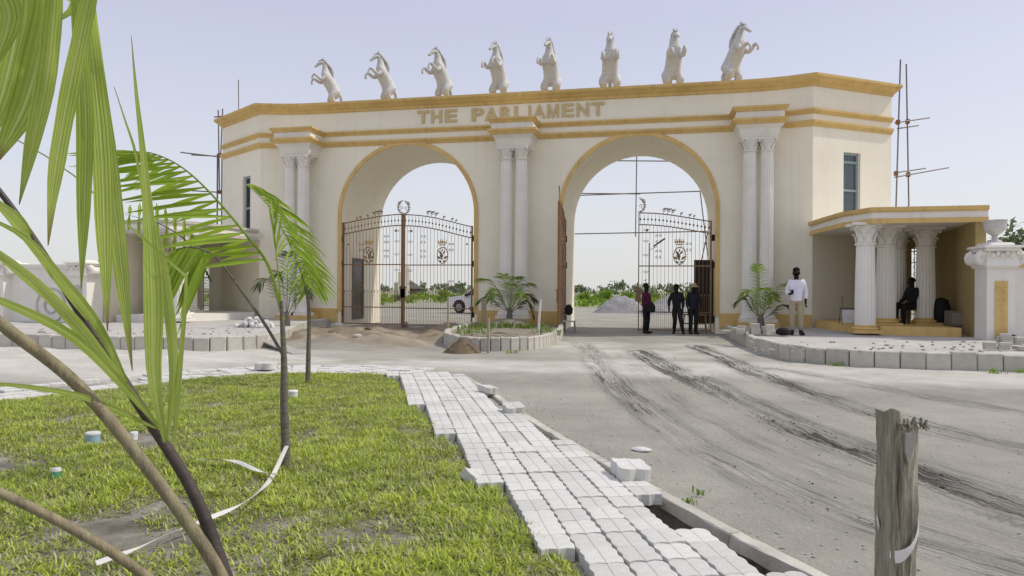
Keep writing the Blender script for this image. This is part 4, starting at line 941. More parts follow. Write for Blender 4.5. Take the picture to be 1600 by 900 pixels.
person('person in straw hat and dark clothes standing by the wooden table', (p.x, p.y - .1, gz(p.x, p.y)), R(20), dict(head0=(0, -.03, 1.50), head1=(0, -.05, 1.57), head2=(0, -.04, 1.65), lel=(.23, -.05, 1.14), lwr=(.16, -.24, 1.0), lhd=(.13, -.3, .98)), (flat('navy_cloth', (.015, .016, .026)), flat('dark_trousers', (.014, .013, .013)), SHOE), mat('straw', (.42, .33, .18), (.32, .24, .12), .9, 20), .99)
pz = .55; Yp = -2.45; px_ = onY(1424, 500, Yp).x
st = thing('stool', 'low dark stool under the person seated in the right portico', 'stool', (px_ + .06, Yp + .05, pz))
MB().box(-.2, .2, -.18, .18, .40, .45).build('seat', DARKWOOD, st)
for sx in (-.17, .17):
    for sy in (-.15, .15): MB().box(sx - .02, sx + .02, sy - .02, sy + .02, 0, .40).build('leg', DARKWOOD, st)
person('person in black sitting in the shade between the portico columns', (px_ + .06, Yp + .05, pz), R(-70), dict(pelvis=(0, .02, .55), waist=(0, -.01, .68), chest=(0, -.03, .90), neck=(0, -.03, 1.08), head0=(0, -.05, 1.15), head1=(0, -.06, 1.23), head2=(0, -.05, 1.30),
       lhip=(.10, -.02, .53), lknee=(.13, -.42, .50), lank=(.13, -.40, .08), lheel=(.13, -.38, .035), ltoe=(.15, -.58, .03), rhip=(-.10, -.02, .53), rknee=(-.13, -.44, .50), rank=(-.13, -.46, .08), rheel=(-.13, -.44, .035), rtoe=(-.15, -.64, .03),
       lsh=(.18, -.02, 1.02), lel=(.22, -.10, .76), lwr=(.16, -.34, .60), lhd=(.15, -.40, .58), rsh=(-.18, -.02, 1.02), rel=(-.22, -.10, .76), rwr=(-.16, -.34, .60), rhd=(-.15, -.40, .58)), (BLACKC, BLACKC, SHOE))

# ------------------------------------------------------------------ scaffolds
def pole(t, a, c_, r=.026, m=STEEL): MB().tube([a, c_], r, 6).build('pole', m, t)
s = thing('scaffold', 'steel pole scaffold standing behind the right end of the gateway', 'scaffold', (8.8, 2.9, 0)); o = Vector(s.location)
def Q(px, py, Y): return onY(px, py, Y) - o
for a, c_, Y1, Y2 in (((1407, 93), (1400, 322), 2.5, 2.5), ((1416, 100), (1420, 322), 3.3, 3.3), ((1398, 192), (1452, 184), 2.5, 3.6), ((1402, 201), (1435, 196), 3.2, 3.8), ((1398, 270), (1446, 263), 2.5, 3.6), ((1398, 277), (1482, 262), 2.6, 4.2)): pole(s, Q(*a, Y1), Q(*c_, Y2))
for px in (1400, 1419):
    g0 = Q(px, 322, 2.5 if px < 1410 else 3.3); pole(s, g0, Vector((g0.x, g0.y, .05)))
cl = MB().box(-.06, .06, -.06, .06, -.08, .08).mesh('coupler', RUST)
for q in ((1403, 191, 2.5), (1418, 190, 3.3), (1400, 271, 2.5), (1419, 273, 3.3)): link('coupler', cl, s, Q(*q))
s = thing('scaffold', 'steel pole scaffold behind the left end of the gateway, with cross bars', 'scaffold', (-19.3, 3.2, 0)); o = Vector(s.location)
for a, c_, Y1, Y2 in (((341, 172), (343, 300), 3, 3), ((348, 170), (345, 240), 3.6, 3.6), ((282, 238), (350, 246), 2.6, 3.4), ((299, 242), (356, 245), 3.2, 3.4), ((335, 183), (352, 181), 3.1, 3.1), ((300, 298), (352, 301), 3., 3.4)): pole(s, Q(*a, Y1), Q(*c_, Y2), .03)
for px in (340, 347):
    g0 = Q(px, 240, 3.0 + (px > 342) * .6); pole(s, g0, Vector((g0.x, g0.y, .05)), .035)
for q in ((344, 242, 3.1), (344, 300, 3.1)): link('coupler', cl, s, Q(*q))
s = thing('scaffold', 'pole scaffold behind the right arch with long horizontal bars', 'scaffold', (-.8, 6.3, 0)); o = Vector(s.location)
for a, c_, Y1, Y2 in (((880, 306), (1120, 298), 6, 6), ((880, 302), (1000, 303), 6.5, 6.5), ((870, 366), (1130, 361), 6.1, 6.1), ((940, 251), (1080, 252), 6.1, 6.1), ((995, 236), (993, 370), 6.05, 6.05), ((1094, 300), (1106, 400), 6.1, 6.1), ((1106, 362), (1092, 425), 6.3, 6.3)): pole(s, Q(*a, Y1), Q(*c_, Y2))
for x in (-5.6, 3.4): pole(s, Vector((x, -.2, 0)) - Vector((o.x, 0, 0)), Vector((x - o.x, -.2, 7.4)), .03)
p = onY(373, 168, .8); r_ = MB().tube([(0, 0, -.35), (-.02, 0, 1.15)], .018, 6).build('antenna_rod', STEEL, None, False, tuple(p)); tag(r_, 'thin metal rod standing up from the roof at the left corner', 'rod')
# stuff standing in the right arch
xj = AR + AW + GX0
t = thing('guardroom_door', 'open dark door panel at the right side of the right arch', 'door', (1.98, 1.0, .3))
M_ = Matrix.Rotation(R(8), 4, 'Z')
MB().box(-.62, 0, -.02, .02, 0, 2.25, M_).build('panel', DARKWOOD, t)
fr = MB()
for a in ((-.66, -.58, 0, 2.3), (-.06, .02, 0, 2.3)): fr.box(a[0], a[1], -.035, .035, a[2], a[3], M_)
for z in (0, 1.05, 2.22): fr.box(-.58, -.06, -.035, .035, z, z + .08, M_)
fr.build('door_frame', flat('dark_brown', (.05, .032, .02)), t)
t = thing('wooden_table', 'rough wooden trestle table behind the gate beside the dark door', 'table', (1.35, .95, 0))
MB().box(-.42, .42, -.25, .25, .60, .64).build('table_top', WOODPALE, t)
for sx in (-.38, .38):
    for sy in (-.2, .2): MB().tube([(sx * 1.1, sy, 0), (sx * .95, sy, .60)], .022, 5).build('leg', WOODPALE, t)
MB().box(-.40, .40, -.2, -.17, .28, .33).build('rail', WOODPALE, t)
t = thing('stool', 'small grey stool at the foot of the open gate leaf', 'stool', (-2.95, -.95, .0))
MB().box(-.22, .22, -.16, .16, .38, .42).build('seat', CONC, t)
for sx in (-.19, .19):
    for sy in (-.13, .13): MB().tube([(sx, sy, 0), (sx * .9, sy, .38)], .018, 5).build('leg', flat('grey_metal', (.3, .3, .29)), t)
bgm = MB().lathe([(.04, 0), (.13, .05), (.15, .22), (.08, .36), (.03, .38)], 10).mesh('bag', BLACKC, True)
tag(link('bag', bgm, None, (-3.02, -.62, .6)), 'black bag hanging on the open gate leaf', 'bag')

# ------------------------------------------------------------------ things under the right portico
def frame_chair(t):
    for sx in (-.2, .2):
        MB().tube([(sx, -.2, 0), (sx * .9, -.18, .45), (sx * 1.05, -.18, .80)], .012, 5).build('leg', flat('chair_metal', (.10, .09, .085)), t)
    MB().tube([(-.2, .18, 0), (-.18, .1, .45), (.18, .1, .45), (.2, .18, 0)], .012, 5).build('leg', flat('chair_metal', (.10, .09, .085)), t)
    MB().box(-.2, .2, -.21, -.19, .05, .42).build('seat', CHALK, t)
    MB().box(-.21, .21, -.2, .12, .44, .47).build('rail', flat('chair_metal', (.10, .09, .085)), t)
p = onY(1325, 500, -3.3); t = thing('broken_chair', 'white seated metal chair without backrest left of the front column', 'chair', (p.x, -3.3, .55)); frame_chair(t)
p = onY(1495, 495, -3.2); t = thing('cardboard_box', 'grey box standing against the ochre wall in the portico', 'box', (p.x - .05, -3.2, .55)); MB().bbox(-.2, .2, -.2, .2, 0, .42, .01).build('box', flat('grey_card', (.22, .19, .16)), t); MB().box(-.15, .15, -.21, -.2, .06, .36).build('panel', flat('card_face', (.30, .27, .23)), t)
p = onY(1470, 490, -2.6); tag(link('bag', MB().lathe([(.2, 0), (.27, .12), (.26, .45), (.18, .72), (.05, .78)], 12).mesh('bag', BLACKC, True), None, (p.x, -2.6, .55)), 'large black sack in the shade beside the right portico column', 'bag')
p = onY(1500, 480, -2.2); tag(link('bag', bgm, None, (p.x, -2.2, .55), None, 1.6), 'dark sack behind the grey box in the portico', 'bag')

# ------------------------------------------------------------------ car behind the left arch
def suv(t):
    pf = [(-2.32, .42), (-2.36, .75), (-2.22, .98), (-1.25, 1.10), (-.45, 1.66), (.1, 1.76), (1.5, 1.74), (2.15, 1.20), (2.30, 1.02), (2.32, .42)]
    b = MB(); n = len(pf); hw = .90; v = []
    for k, y in ((.86, -hw), (1, -hw * .97), (1, hw * .97), (.86, hw)):
        for x, z in pf:
            nar = 1 - max(0, (z - 1.0)) * .24
            v.append((x * (.985 if abs(y) == hw else 1), y * nar, .42 + (z - .42) * (1 if k == 1 else .97)))
    b.v = v; b.f = [(k * n + i, k * n + (i + 1) % n, k * n + n + (i + 1) % n, k * n + n + i) for k in range(3) for i in range(n)] + [tuple(range(n)), tuple(range(4 * n - 1, 3 * n - 1, -1))]
    b.build('body', CARW, t, True)
    wn = MB()
    for s in (-1, 1):
        def yy(z): return s * (hw * (1 - max(0, z - 1.0) * .24) + .008)
        for poly in ([(-1.05, 1.12), (-.42, 1.56), (-.02, 1.62), (-.02, 1.12)], [(.05, 1.12), (.05, 1.62), (.95, 1.62), (.95, 1.12)], [(1.02, 1.12), (1.02, 1.60), (1.45, 1.58), (1.85, 1.16)]): wn.add([(x, yy(z), z) for x, z in poly], [(0, 1, 2, 3)])
    wn.add([(-1.24, -.72, 1.13), (-1.24, .72, 1.13), (-.50, .66, 1.64), (-.50, -.66, 1.64)], [(0, 1, 2, 3)])
    wo = wn.build('windows', DARKGLASS, t)
    for x in (-1.42, 1.42):
        for s in (-1, 1):
            w_ = MB().lathe([(.18, -.11), (.33, -.11), (.37, -.07), (.37, .07), (.33, .11), (.18, .11)], 24).xform(Matrix.Translation((x, s * .83, .37)) @ Matrix.Rotation(R(90), 4, 'X')).build('wheel', RUBBER, t, True)
            rm = MB().lathe([(.01, -.02), (.20, -.02), (.23, 0), (.20, .02), (.01, .02)], 20)
            M_ = Matrix.Translation((x, s * .945, .37)) @ Matrix.Rotation(R(90), 4, 'X'); rm.xform(M_)
            for k in range(6): sp = MB().box(.03, .2, -.022, .022, -.035, .035).xform(M_ @ Matrix.Rotation(k * math.pi / 3, 4, 'Z')); rm.add(sp.v, sp.f)
            rm.build('rim', RIM, w_)
            ar = MB(); ar.add([(x + rr * math.cos(a), s * .908, .38 + rr * math.sin(a)) for rr in (.01, .47) for a in [i * math.pi / 12 for i in range(13)]], [(i, i + 1, 14 + i, 13 + i) for i in range(12)]); ar.build('wheel_arch', flat('black_trim', (.02, .02, .02)), t)
    for s in (-1, 1): MB().bbox(-2.34, -2.05, s * .62 - .16, s * .62 + .16, .78, .95, .03).build('headlight', flat('lamp_glass', (.5, .52, .55), .15), t)
    MB().box(-2.385, -2.3, -.45, .45, .62, .90).build('grille', flat('black_trim', (.02, .02, .02)), t); MB().box(-2.39, -2.25, -.82, .82, .40, .56).build('bumper', flat('grey_trim', (.06, .06, .06)), t)
    for s in (-1, 1): MB().bbox(-.95, -.75, s * .98 - .09, s * .98 + .09, 1.05, 1.22, .03).build('mirror', flat('black_trim', (.02, .02, .02)), t)
p = gnd(718, 490); t = thing('parked_car', 'white off road car parked behind the left arch', 'car', (p.x + 1.55, p.y + .6, 0), R(-18)); suv(t)

# ------------------------------------------------------------------ background beyond the gateway
def leaf_cloud(V, npts, rx, ry, rz, lf, seed, cz=0, holes=.45, flatb=True):
    g = np.random.default_rng(seed); out = []
    k = 0; cl = [(g.normal(0, .45), g.normal(0, .45), g.uniform(.15, 1)) for _ in range(V)]
    b = MB()
    for i in range(npts):
        c_ = cl[g.integers(len(cl))]; q = np.array([c_[0], c_[1], c_[2]]) + g.normal(0, .16, 3)
        if q[2] < 0: q[2] = abs(q[2]) * .5
        p = Vector((q[0] * rx, q[1] * ry, q[2] * rz + cz)); a = Euler(g.uniform(0, 6.28, 3)).to_matrix(); s = lf * g.uniform(.6, 1.3)
        b.add([p + a @ Vector(v) * s for v in ((-.5, 0, 0), (0, -.28, .06), (.6, 0, 0), (0, .28, .06))], [(0, 1, 2, 3)])
    return b
BM = [leaf_cloud(12, 1500, 1, 1, 1, .17, 10 + k).mesh('foliage', BUSH) for k in range(3)] + [leaf_cloud(10, 1300, 1, 1, 1, .15, 20 + k).mesh('foliage', BUSHD) for k in range(2)]
def bush(px, py, wpx, hpx, mi, label, group='bushes in the field beyond the gateway', d=None):
    p = gnd(px, py) if d is None else Vector(onY(px, py, d)); p.z = 0; k = (p - CAM).dot(Vector((-ST, CT, 0))) / F
    t = thing('bush', label, 'bush', (p.x, p.y, 0), rnd.uniform(0, 6), group)
    link('foliage', BM[mi], t, (0, 0, .0), None, (wpx * k / 2.0, wpx * k / 2.4, hpx * k / 1.75))
    MB().tube([(0, 0, -.05), (.05, .02, hpx * k * .4), (.1, .0, hpx * k * .7)], [.09, .06, .03], 6).build('stem', TRUNK, t)
bush(915, 475, 46, 26, 0, 'bright green bush at the left edge of the view through the right arch')
bush(948, 472, 40, 24, 1, 'bright green bush behind the gravel mound in the right arch')
bush(982, 471, 38, 22, 2, 'low green bush just left of the gate leaf in the right arch')
bush(1018, 470, 34, 16, 0, 'green bush behind the bars above the man in maroon')
bush(1048, 470, 40, 17, 1, 'green bush seen through the middle of the right gate')
bush(1080, 470, 40, 18, 2, 'green bush behind the gate near the dark door')
bush(691, 471, 40, 24, 1, 'bright round bush behind the bars left of the white car')
bush(622, 470, 38, 20, 3, 'dark green bush just right of the ruined wall')
bush(655, 466, 46, 14, 0, 'low green bush behind the meeting bars of the closed gate')
bush(730, 466, 40, 16, 2, 'green bush above the bonnet of the white car')
g = random.Random(5)
def far_trees():
    for i in range(60):
        x = -150 + i * 4.2 + g.uniform(-3, 3); y = g.uniform(170, 230); yield x, y
cl = MB()
for x, y in far_trees():
    b_ = leaf_cloud(6, 150, g.uniform(3, 6), 3, g.uniform(1.8, 3.6), 1.1, int(x * 7 + 2000)); b_.xform(Matrix.Translation((x, y, 0))); cl.add(b_.v, b_.f)
o = kind(cl.build('distant_trees', BUSHD), 'stuff'); tag(o, 'distant dark tree line along the horizon seen through the arches', 'trees')
wd_ = MB(); 
for i in range(900):
    x, y = g.uniform(-60, 30), g.uniform(30, 95)
    if fbm(np.array([x * .05]), np.array([y * .08]), 91)[0] < .44: continue
    b_ = leaf_cloud(3, 14, .8, .8, .5, .45, i); b_.xform(Matrix.Translation((x, y, 0))); wd_.add(b_.v, b_.f)
o = kind(wd_.build('field_weeds', BUSH), 'stuff'); tag(o, 'low green weeds scattered over the open field behind the gateway', 'weeds')
def heap(px, py, wpx, hz, m, name, label, cat, seed, dd=1., ell=.8):
    p = gnd(px, py); k = (p - CAM).dot(Vector((-ST, CT, 0))) / F; r = wpx * k / 2; n = 44
    xs, ys = np.meshgrid(np.linspace(-1.15, 1.15, n), np.linspace(-1.15, 1.15, n)); rr = np.hypot(xs, ys); an = np.arctan2(ys, xs)
    z = hz * np.clip(1 - (rr / (1 + .12 * np.sin(an * 3 + seed))) ** 1.35, 0, 1) * (.8 + .45 * (fbm(xs * 2 + seed, ys * 2, seed) - .3)) + hz * .10 * (fbm(xs * 9, ys * 9, seed + 1) - .5) * (rr < 1.0) - .03
    I = np.arange(n * n).reshape(n, n); me = npmesh(name, np.stack([xs * r, ys * r * ell, z], -1).reshape(-1, 3), np.stack([I[:-1, :-1], I[:-1, 1:], I[1:, 1:], I[1:, :-1]], -1).reshape(-1, 4), m)
    o = link(name, me, None, (p.x, p.y + r * ell * dd, 0)); return tag(o, label, cat)
heap(968, 490, 88, 1.45, GRAVEL, 'gravel_mound', 'grey gravel mound beyond the right arch, left of the gate leaf', 'mound', 3)
heap(1050, 492, 130, 1.25, GRAVEL, 'gravel_mound', 'long grey gravel mound behind the bars of the right gate', 'mound', 8)
p = gnd(602, 466); t = thing('ruined_wall', 'pale unfinished wall stump in the field behind the left arch', 'wall', (p.x, p.y + 8, 0), R(20))
MB().box(-1.0, -.1, -.6, .6, 0, 4.2).build('wall', PLASTER, t); MB().box(-.1, .9, -.5, .5, 0, 5.2).build('wall', PLASTER, t); MB().box(-1.6, -1.0, -.5, .5, 0, 2.4).build('wall', CONC, t)
p = gnd(640, 462); t = thing('thatched_hut', 'dark roofed hut far behind the closed gate', 'hut', (p.x, p.y, 0))
MB().box(-2, 2, -2, 2, 0, 1.6).build('wall', flat('hut_wall', (.12, .09, .07)), t); MB().lathe([(3.1, 1.5), (.2, 3.3)], 12).build('roof', flat('thatch', (.11, .095, .08)), t)
p = onY(1014, 480, 8.0); t = thing('street_lamp', 'slim solar street lamp seen through the bars of the right gate', 'lamp', (p.x, 8.0, 0))
MB().tube([(0, 0, 0), (0, 0, 3.7)], [.04, .03], 8).build('pole', flat('lamp_pole', (.32, .33, .34)), t); MB().tube([(0, 0, 3.35), (.35, 0, 3.55)], .015, 5).build('arm', flat('lamp_pole', (.32, .33, .34)), t)
MB().box(-.32, .32, -.12, .12, -.03, .03, Matrix.Translation((.45, 0, 3.72)) @ Matrix.Rotation(R(-35), 4, 'Y')).build('panel', flat('solar_panel', (.03, .035, .05), .3), t)
# trees behind the right boundary wall
t = thing('shrub_tree', 'dark green shrub showing above the right boundary wall', 'tree', (13.0, 1.2, 0))
link('crown', leaf_cloud(14, 2600, 1.5, 1.2, 2.1, .22, 44, 1.2).mesh('crown', BUSHD), t); MB().tube([(0, 0, 0), (-.1, 0, 1.5), (-.5, -.1, 3.4)], [.12, .08, .02], 6).build('trunk', TRUNK, t)

# ------------------------------------------------------------------ palms
def blade(pts, wid, roll=0., fold=.35, n=12, ribs=True):
    """a folded leaflet along 3-D points; wid = half widths (m) at even stations"""
    P = spline(pts, 6); P = resample(P, sum((b - a).length for a, b in zip(P[:-1], P[1:])) / n * .999)[:n + 1]; m = len(P); b = MB()
    for i, p in enumerate(P):
        t = (P[min(i + 1, m - 1)] - P[max(i - 1, 0)]).normalized(); vd = (p - CAM).normalized(); a = t.cross(vd)
        if a.length < .05: a = t.cross(Vector((0, 0, 1)))
        a.normalize(); a = Matrix.Rotation(roll, 3, t) @ a; nn = t.cross(a)
        u = i / (m - 1) * (len(wid) - 1); k = min(int(u), len(wid) - 2); w_ = wid[k] + (wid[k + 1] - wid[k]) * (u - k)
        rp = .10 * w_ * math.sin(i * 1.7)
        b.v += [tuple(p - a * w_ + nn * (fold * w_ + rp)), tuple(p - a * w_ * .5 + nn * (fold * .42 * w_)), tuple(p), tuple(p + a * w_ * .5 + nn * fold * .55 * w_), tuple(p + a * w_ + nn * (fold * w_ - rp))]
    b.f = [(5 * i + j, 5 * i + j + 1, 5 * i + 6 + j, 5 * i + 5 + j) for i in range(m - 1) for j in range(4)]
    b.across = [-1, -.5, 0, .5, 1] * m; b.along = [i / (m - 1) for i in range(m) for _ in range(5)]
    return b
def leaf_mat(name, c_lo, c_hi, rib, trans):
    m = bpy.data.materials.new(name); m.use_nodes = True; n = m.node_tree; L = n.links; p = n.nodes['Principled BSDF']; p.inputs['Roughness'].default_value = .36; p.inputs['Specular IOR Level'].default_value = .45
    at = n.nodes.new('ShaderNodeAttribute'); at.attribute_name = 'across'
    tc = n.nodes.new('ShaderNodeTexCoord'); nz = n.nodes.new('ShaderNodeTexNoise'); nz.inputs['Scale'].default_value = 5; nz.inputs['Detail'].default_value = 6; L.new(tc.outputs['Object'], nz.inputs[0])
    def math_(op, a, b=None, c_=None):
        q = n.nodes.new('ShaderNodeMath'); q.operation = op
        for i, x in enumerate((a, b, c_)):
            if x is None: continue
            if isinstance(x, (int, float)): q.inputs[i].default_value = x
            else: L.new(x, q.inputs[i])
        return q.outputs[0]
    st = math_('SINE', math_('MULTIPLY', at.outputs['Fac'], 19.0)); st2 = math_('SINE', math_('MULTIPLY', at.outputs['Fac'], 43.0))
    oi = n.nodes.new('ShaderNodeObjectInfo')
    v = math_('ADD', math_('ADD', math_('MULTIPLY', st, .16), math_('MULTIPLY', st2, .08)), math_('ADD', math_('MULTIPLY', nz.outputs[0], .75), math_('MULTIPLY', oi.outputs['Random'], .30)))
    cr = n.nodes.new('ShaderNodeValToRGB'); cr.color_ramp.elements[0].position = .2; cr.color_ramp.elements[1].position = .85; cr.color_ramp.elements[0].color = (*c_lo, 1); cr.color_ramp.elements[1].color = (*c_hi, 1); L.new(v, cr.inputs[0])
    mx = n.nodes.new('ShaderNodeMix'); mx.data_type = 'RGBA'; mx.inputs[7].default_value = (*rib, 1)
    rb = math_('LESS_THAN', math_('ABSOLUTE', at.outputs['Fac']), .07); L.new(math_('MULTIPLY', rb, .8), mx.inputs[0]); L.new(cr.outputs[0], mx.inputs[6])
    al = n.nodes.new('ShaderNodeAttribute'); al.attribute_name = 'along'
    tp_ = n.nodes.new('ShaderNodeMapRange'); tp_.inputs[1].default_value = .90; tp_.inputs[2].default_value = 1.0; L.new(math_('ADD', al.outputs['Fac'], math_('MULTIPLY', math_('SUBTRACT', nz.outputs[0], .5), .22)), tp_.inputs[0])
    m2 = n.nodes.new('ShaderNodeMix'); m2.data_type = 'RGBA'; m2.inputs[7].default_value = (.30, .21, .09, 1); L.new(tp_.outputs[0], m2.inputs[0]); L.new(mx.outputs[2], m2.inputs[6]); mx = m2
    L.new(mx.outputs[2], p.inputs['Base Color'])
    bp = n.nodes.new('ShaderNodeBump'); bp.inputs['Strength'].default_value = .55; bp.inputs['Distance'].default_value = .006; L.new(math_('ADD', st, math_('MULTIPLY', st2, .5)), bp.inputs['Height']); L.new(bp.outputs[0], p.inputs['Normal'])
    tr = n.nodes.new('ShaderNodeBsdfTranslucent'); L.new(mx.outputs[2], tr.inputs[0]); ms = n.nodes.new('ShaderNodeMixShader'); ms.inputs[0].default_value = trans
    L.new(p.outputs[0], ms.inputs[1]); L.new(tr.outputs[0], ms.inputs[2]); L.new(ms.outputs[0], n.nodes['Material Output'].inputs[0]); return m
LEAFBIG = leaf_mat('coconut_leaf', (.32, .43, .060), (.60, .71, .18), (.70, .78, .34), .55)
MIDRIB = mat('midrib', (.34, .42, .10), (.28, .36, .08), .5, 5)
fpx = gnd(378, 990)
fpalm = thing('coconut_palm', 'large young coconut palm in the left foreground with long hanging leaflets', 'palm', tuple(fpx))
def loc(p): return Vector(p) - fpx
def stemline(pts, rads, nm, m):
    P = [loc(dep(*q)) for q in pts]; S = spline(P, 6); n = len(S)
    rr = [rads[min(int(i / (n - 1) * (len(rads) - 1)), len(rads) - 2)] * (1 - (i / (n - 1) * (len(rads) - 1)) % 1) + rads[min(int(i / (n - 1) * (len(rads) - 1)) + 1, len(rads) - 1)] * ((i / (n - 1) * (len(rads) - 1)) % 1) if i < n - 1 else rads[-1] for i in range(n)]
    return MB().tube(S, rr, 10).build(nm, m, fpalm, True)
fr1 = stemline([(372, 1010, 3.0), (345, 900, 2.95), (252, 760, 2.85), (128, 608, 2.7), (0, 505, 2.5), (-150, 380, 2.3), (-265, 160, 2.1), (-230, -60, 1.95), (-90, -130, 1.9), (70, -110, 1.9), (215, -60, 1.95)], [.033, .028, .025, .0235, .022, .020, .018, .015, .012, .010, .007], 'frond', PETIOLE)
fr2 = stemline([(384, 1010, 3.05), (345, 880, 3.05), (300, 765, 3.05), (222, 640, 3.0), (132, 500, 2.95), (62, 388, 2.9), (0, 300, 2.85), (-70, 220, 2.8), (-160, 160, 2.7)], [.038, .030, .026, .022, .018, .015, .012, .009, .005], 'frond', RACHIS)
fr3 = stemline([(365, 1020, 2.9), (230, 902, 2.75), (120, 830, 2.6), (0, 770, 2.45), (-140, 715, 2.3), (-300, 690, 2.1), (-480, 720, 1.9)], [.024, .020, .018, .0165, .015, .011, .007], 'frond', PETIOLE)
MB().lathe([(.10, -.12), (.12, 0), (.11, .08), (.08, .14)], 12).build('stump', TRUNK, fpalm, True)
def leaflet(parent, pts, wpx, roll=.0, fold=.35, m=LEAFBIG, n=14):
    k = sum(q[2] for q in pts) / len(pts); P = [loc(dep(*q)) for q in pts]
    o = blade([p + fpx for p in P], [w_ * .76 * k / F / 2 for w_ in wpx], roll, fold, n)
    o.v = [tuple(Vector(v) - fpx) for v in o.v]; ob = o.build('leaflet', m, parent, True)
    return ob
# leaflets hanging from the overarching frond
for pts, wd, rl in ((((92, -118, 1.9), (84, 20, 1.95), (72, 130, 2.0), (48, 240, 2.0), (30, 320, 2.0)), (20, 34, 40, 32, 2), .3),
                    (((158, -90, 1.93), (133, 20, 1.98), (104, 160, 2.0), (84, 280, 2.0), (75, 384, 2.0)), (22, 32, 36, 30, 2), -.3),
                    (((40, -115, 1.9), (74, -10, 2.05), (62, 80, 2.1), (36, 170, 2.1), (-12, 262, 2.1)), (30, 52, 66, 56, 4), .15),
                    (((20, -118, 1.9), (30, 10, 2.08), (8, 130, 2.1), (-30, 250, 2.1)), (26, 56, 54, 4), -.2),
                    (((110, -112, 1.9), (126, 60, 2.12), (134, 180, 2.15), (132, 320, 2.15), (127, 452, 2.15)), (12, 26, 34, 30, 2), .3),
                    (((120, -110, 1.9), (143, 80, 2.2), (158, 230, 2.22), (163, 370, 2.22), (168, 518, 2.2)), (12, 28, 40, 36, 2), -.15),
                    (((130, -108, 1.9), (150, 90, 2.25), (172, 260, 2.28), (190, 420, 2.28), (207, 580, 2.25)), (12, 24, 36, 34, 2), .25),
                    (((-20, -128, 1.9), (0, -20, 2.0), (14, 30, 2.0), (-10, 110, 2.0)), (20, 60, 50, 4), .1),
                    (((60, -122, 1.9), (100, -20, 2.2), (118, 10, 2.3), (80, 40, 2.3)), (16, 34, 30, 3), .5)):
    leaflet(fr1, pts, wd, rl)
# leaflets of the dark rachis
for pts, wd, rl in ((((258, 690, 3.0), (240, 590, 2.9), (238, 440, 2.85), (224, 250, 2.85), (213, 150, 2.85), (205, 55, 2.85)), (9, 30, 41, 18, 9, 1), .25),
                    (((262, 690, 3.02), (272, 560, 2.95), (252, 400, 2.9), (228, 300, 2.9)), (5, 20, 22, 2), -.3),
                    (((240, 400, 2.95), (214, 250, 2.9), (196, 190, 2.9), (178, 135, 2.9)), (3, 7, 5, 1), .2),
                    (((205, 612, 3.0), (150, 505, 2.8), (92, 432, 2.7), (40, 372, 2.6), (-40, 330, 2.5)), (5, 17, 20, 15, 3), .3),
                    (((225, 645, 3.0), (170, 570, 2.8), (96, 480, 2.65), (0, 398, 2.5), (-80, 350, 2.4)), (5, 20, 25, 21, 6), -.2),
                    (((252, 672, 3.0), (190, 600, 2.75), (112, 525, 2.6), (0, 470, 2.4), (-90, 440, 2.3)), (4, 16, 21, 18, 6), .2),
                    (((250, 672, 3.0), (170, 636, 2.8), (110, 615, 2.6), (0, 600, 2.45), (-60, 604, 2.4)), (3, 13, 12, 9, 3), .1),
                    (((140, 505, 2.95), (90, 440, 2.85), (40, 372, 2.75), (-30, 290, 2.65)), (4, 13, 14, 5), .3),
                    (((60, 385, 2.9), (32, 345, 2.85), (0, 322, 2.8), (-60, 290, 2.75)), (4, 16, 18, 6), .3),
                    (((272, 690, 3.05), (282, 560, 2.95), (292, 440, 2.9), (286, 428, 2.9), (200, 352, 2.75), (105, 266, 2.6), (18, 214, 2.5)), (8, 12, 9, 7, 4, 3, 2), .2)):
    leaflet(fr2, pts, wd, rl)
for pts, wd in ((((0, 772, 2.45), (-60, 700, 2.4), (-90, 600, 2.4)), (5, 18, 3)), (((-60, 745, 2.4), (-90, 840, 2.4), (-100, 930, 2.4)), (5, 18, 3))): leaflet(fr3, pts, wd)

def trunk_palm(label, base, trunk_pts, r0, r1, group=None):
    t = thing('young_palm', label, 'palm', tuple(base), 0, group)
    P = spline([Vector(q) - Vector(base) for q in trunk_pts], 8); n = len(P)
    MB().tube(P, [(r0 + (r1 - r0) * i / (n - 1)) * (1.0 + .04 * math.sin(i * 2.1)) * (1.35 if i == 0 else 1) for i in range(n)], 10).build('trunk', TRUNK, t, True); return t
def frond(t, pts, nl, ln, wd, dirs, m, r=.012, droop=.35, start=.2, curl=0., rm=None, g=rnd, sep=True):
    """pts world; dirs(u, side) -> world direction of the leaflet; returns the frond part"""
    base = Vector(t.location); S = spline([Vector(p) - base for p in pts], 8); n = len(S)
    fo = MB().tube(S, [r * (1 - .8 * i / (n - 1)) for i in range(n)], 6); allb = MB()
    if sep: fo = fo.build('frond', rm or m, t, True)
    for k in range(nl):
        u = start + (1 - start) * (k + .5) / nl; q = u * (n - 1); i = min(int(q), n - 2); p = S[i].lerp(S[i + 1], q - i); tg = (S[i + 1] - S[i]).normalized()
        for side in (-1, 1):
            d = dirs(u, side, tg)
            if d is None: continue
            d = Vector(d).normalized(); L_ = ln * (math.sin(math.pi * (.12 + .80 * u)) ** .6) * g.uniform(.85, 1.12); d = (d + Vector((g.gauss(0, .06), g.gauss(0, .06), g.gauss(0, .06)))).normalized()
            pp = [p + d * L_ * s_ + Vector((0, 0, -droop * L_ * s_ * s_)) for s_ in (0, .35, .7, 1)]
            b = blade([x + base for x in pp], [wd * .3, wd, wd * .9, wd * .06], g.uniform(-.5, .5), .35, 6); b.v = [tuple(Vector(v) - base) for v in b.v]
            if sep: b.build('leaflet', m, fo, True)
            else: allb.add(b.v, b.f)
    if not sep: fo.add(allb.v, allb.f); fo = fo.build('frond', m, t, True)
    return fo
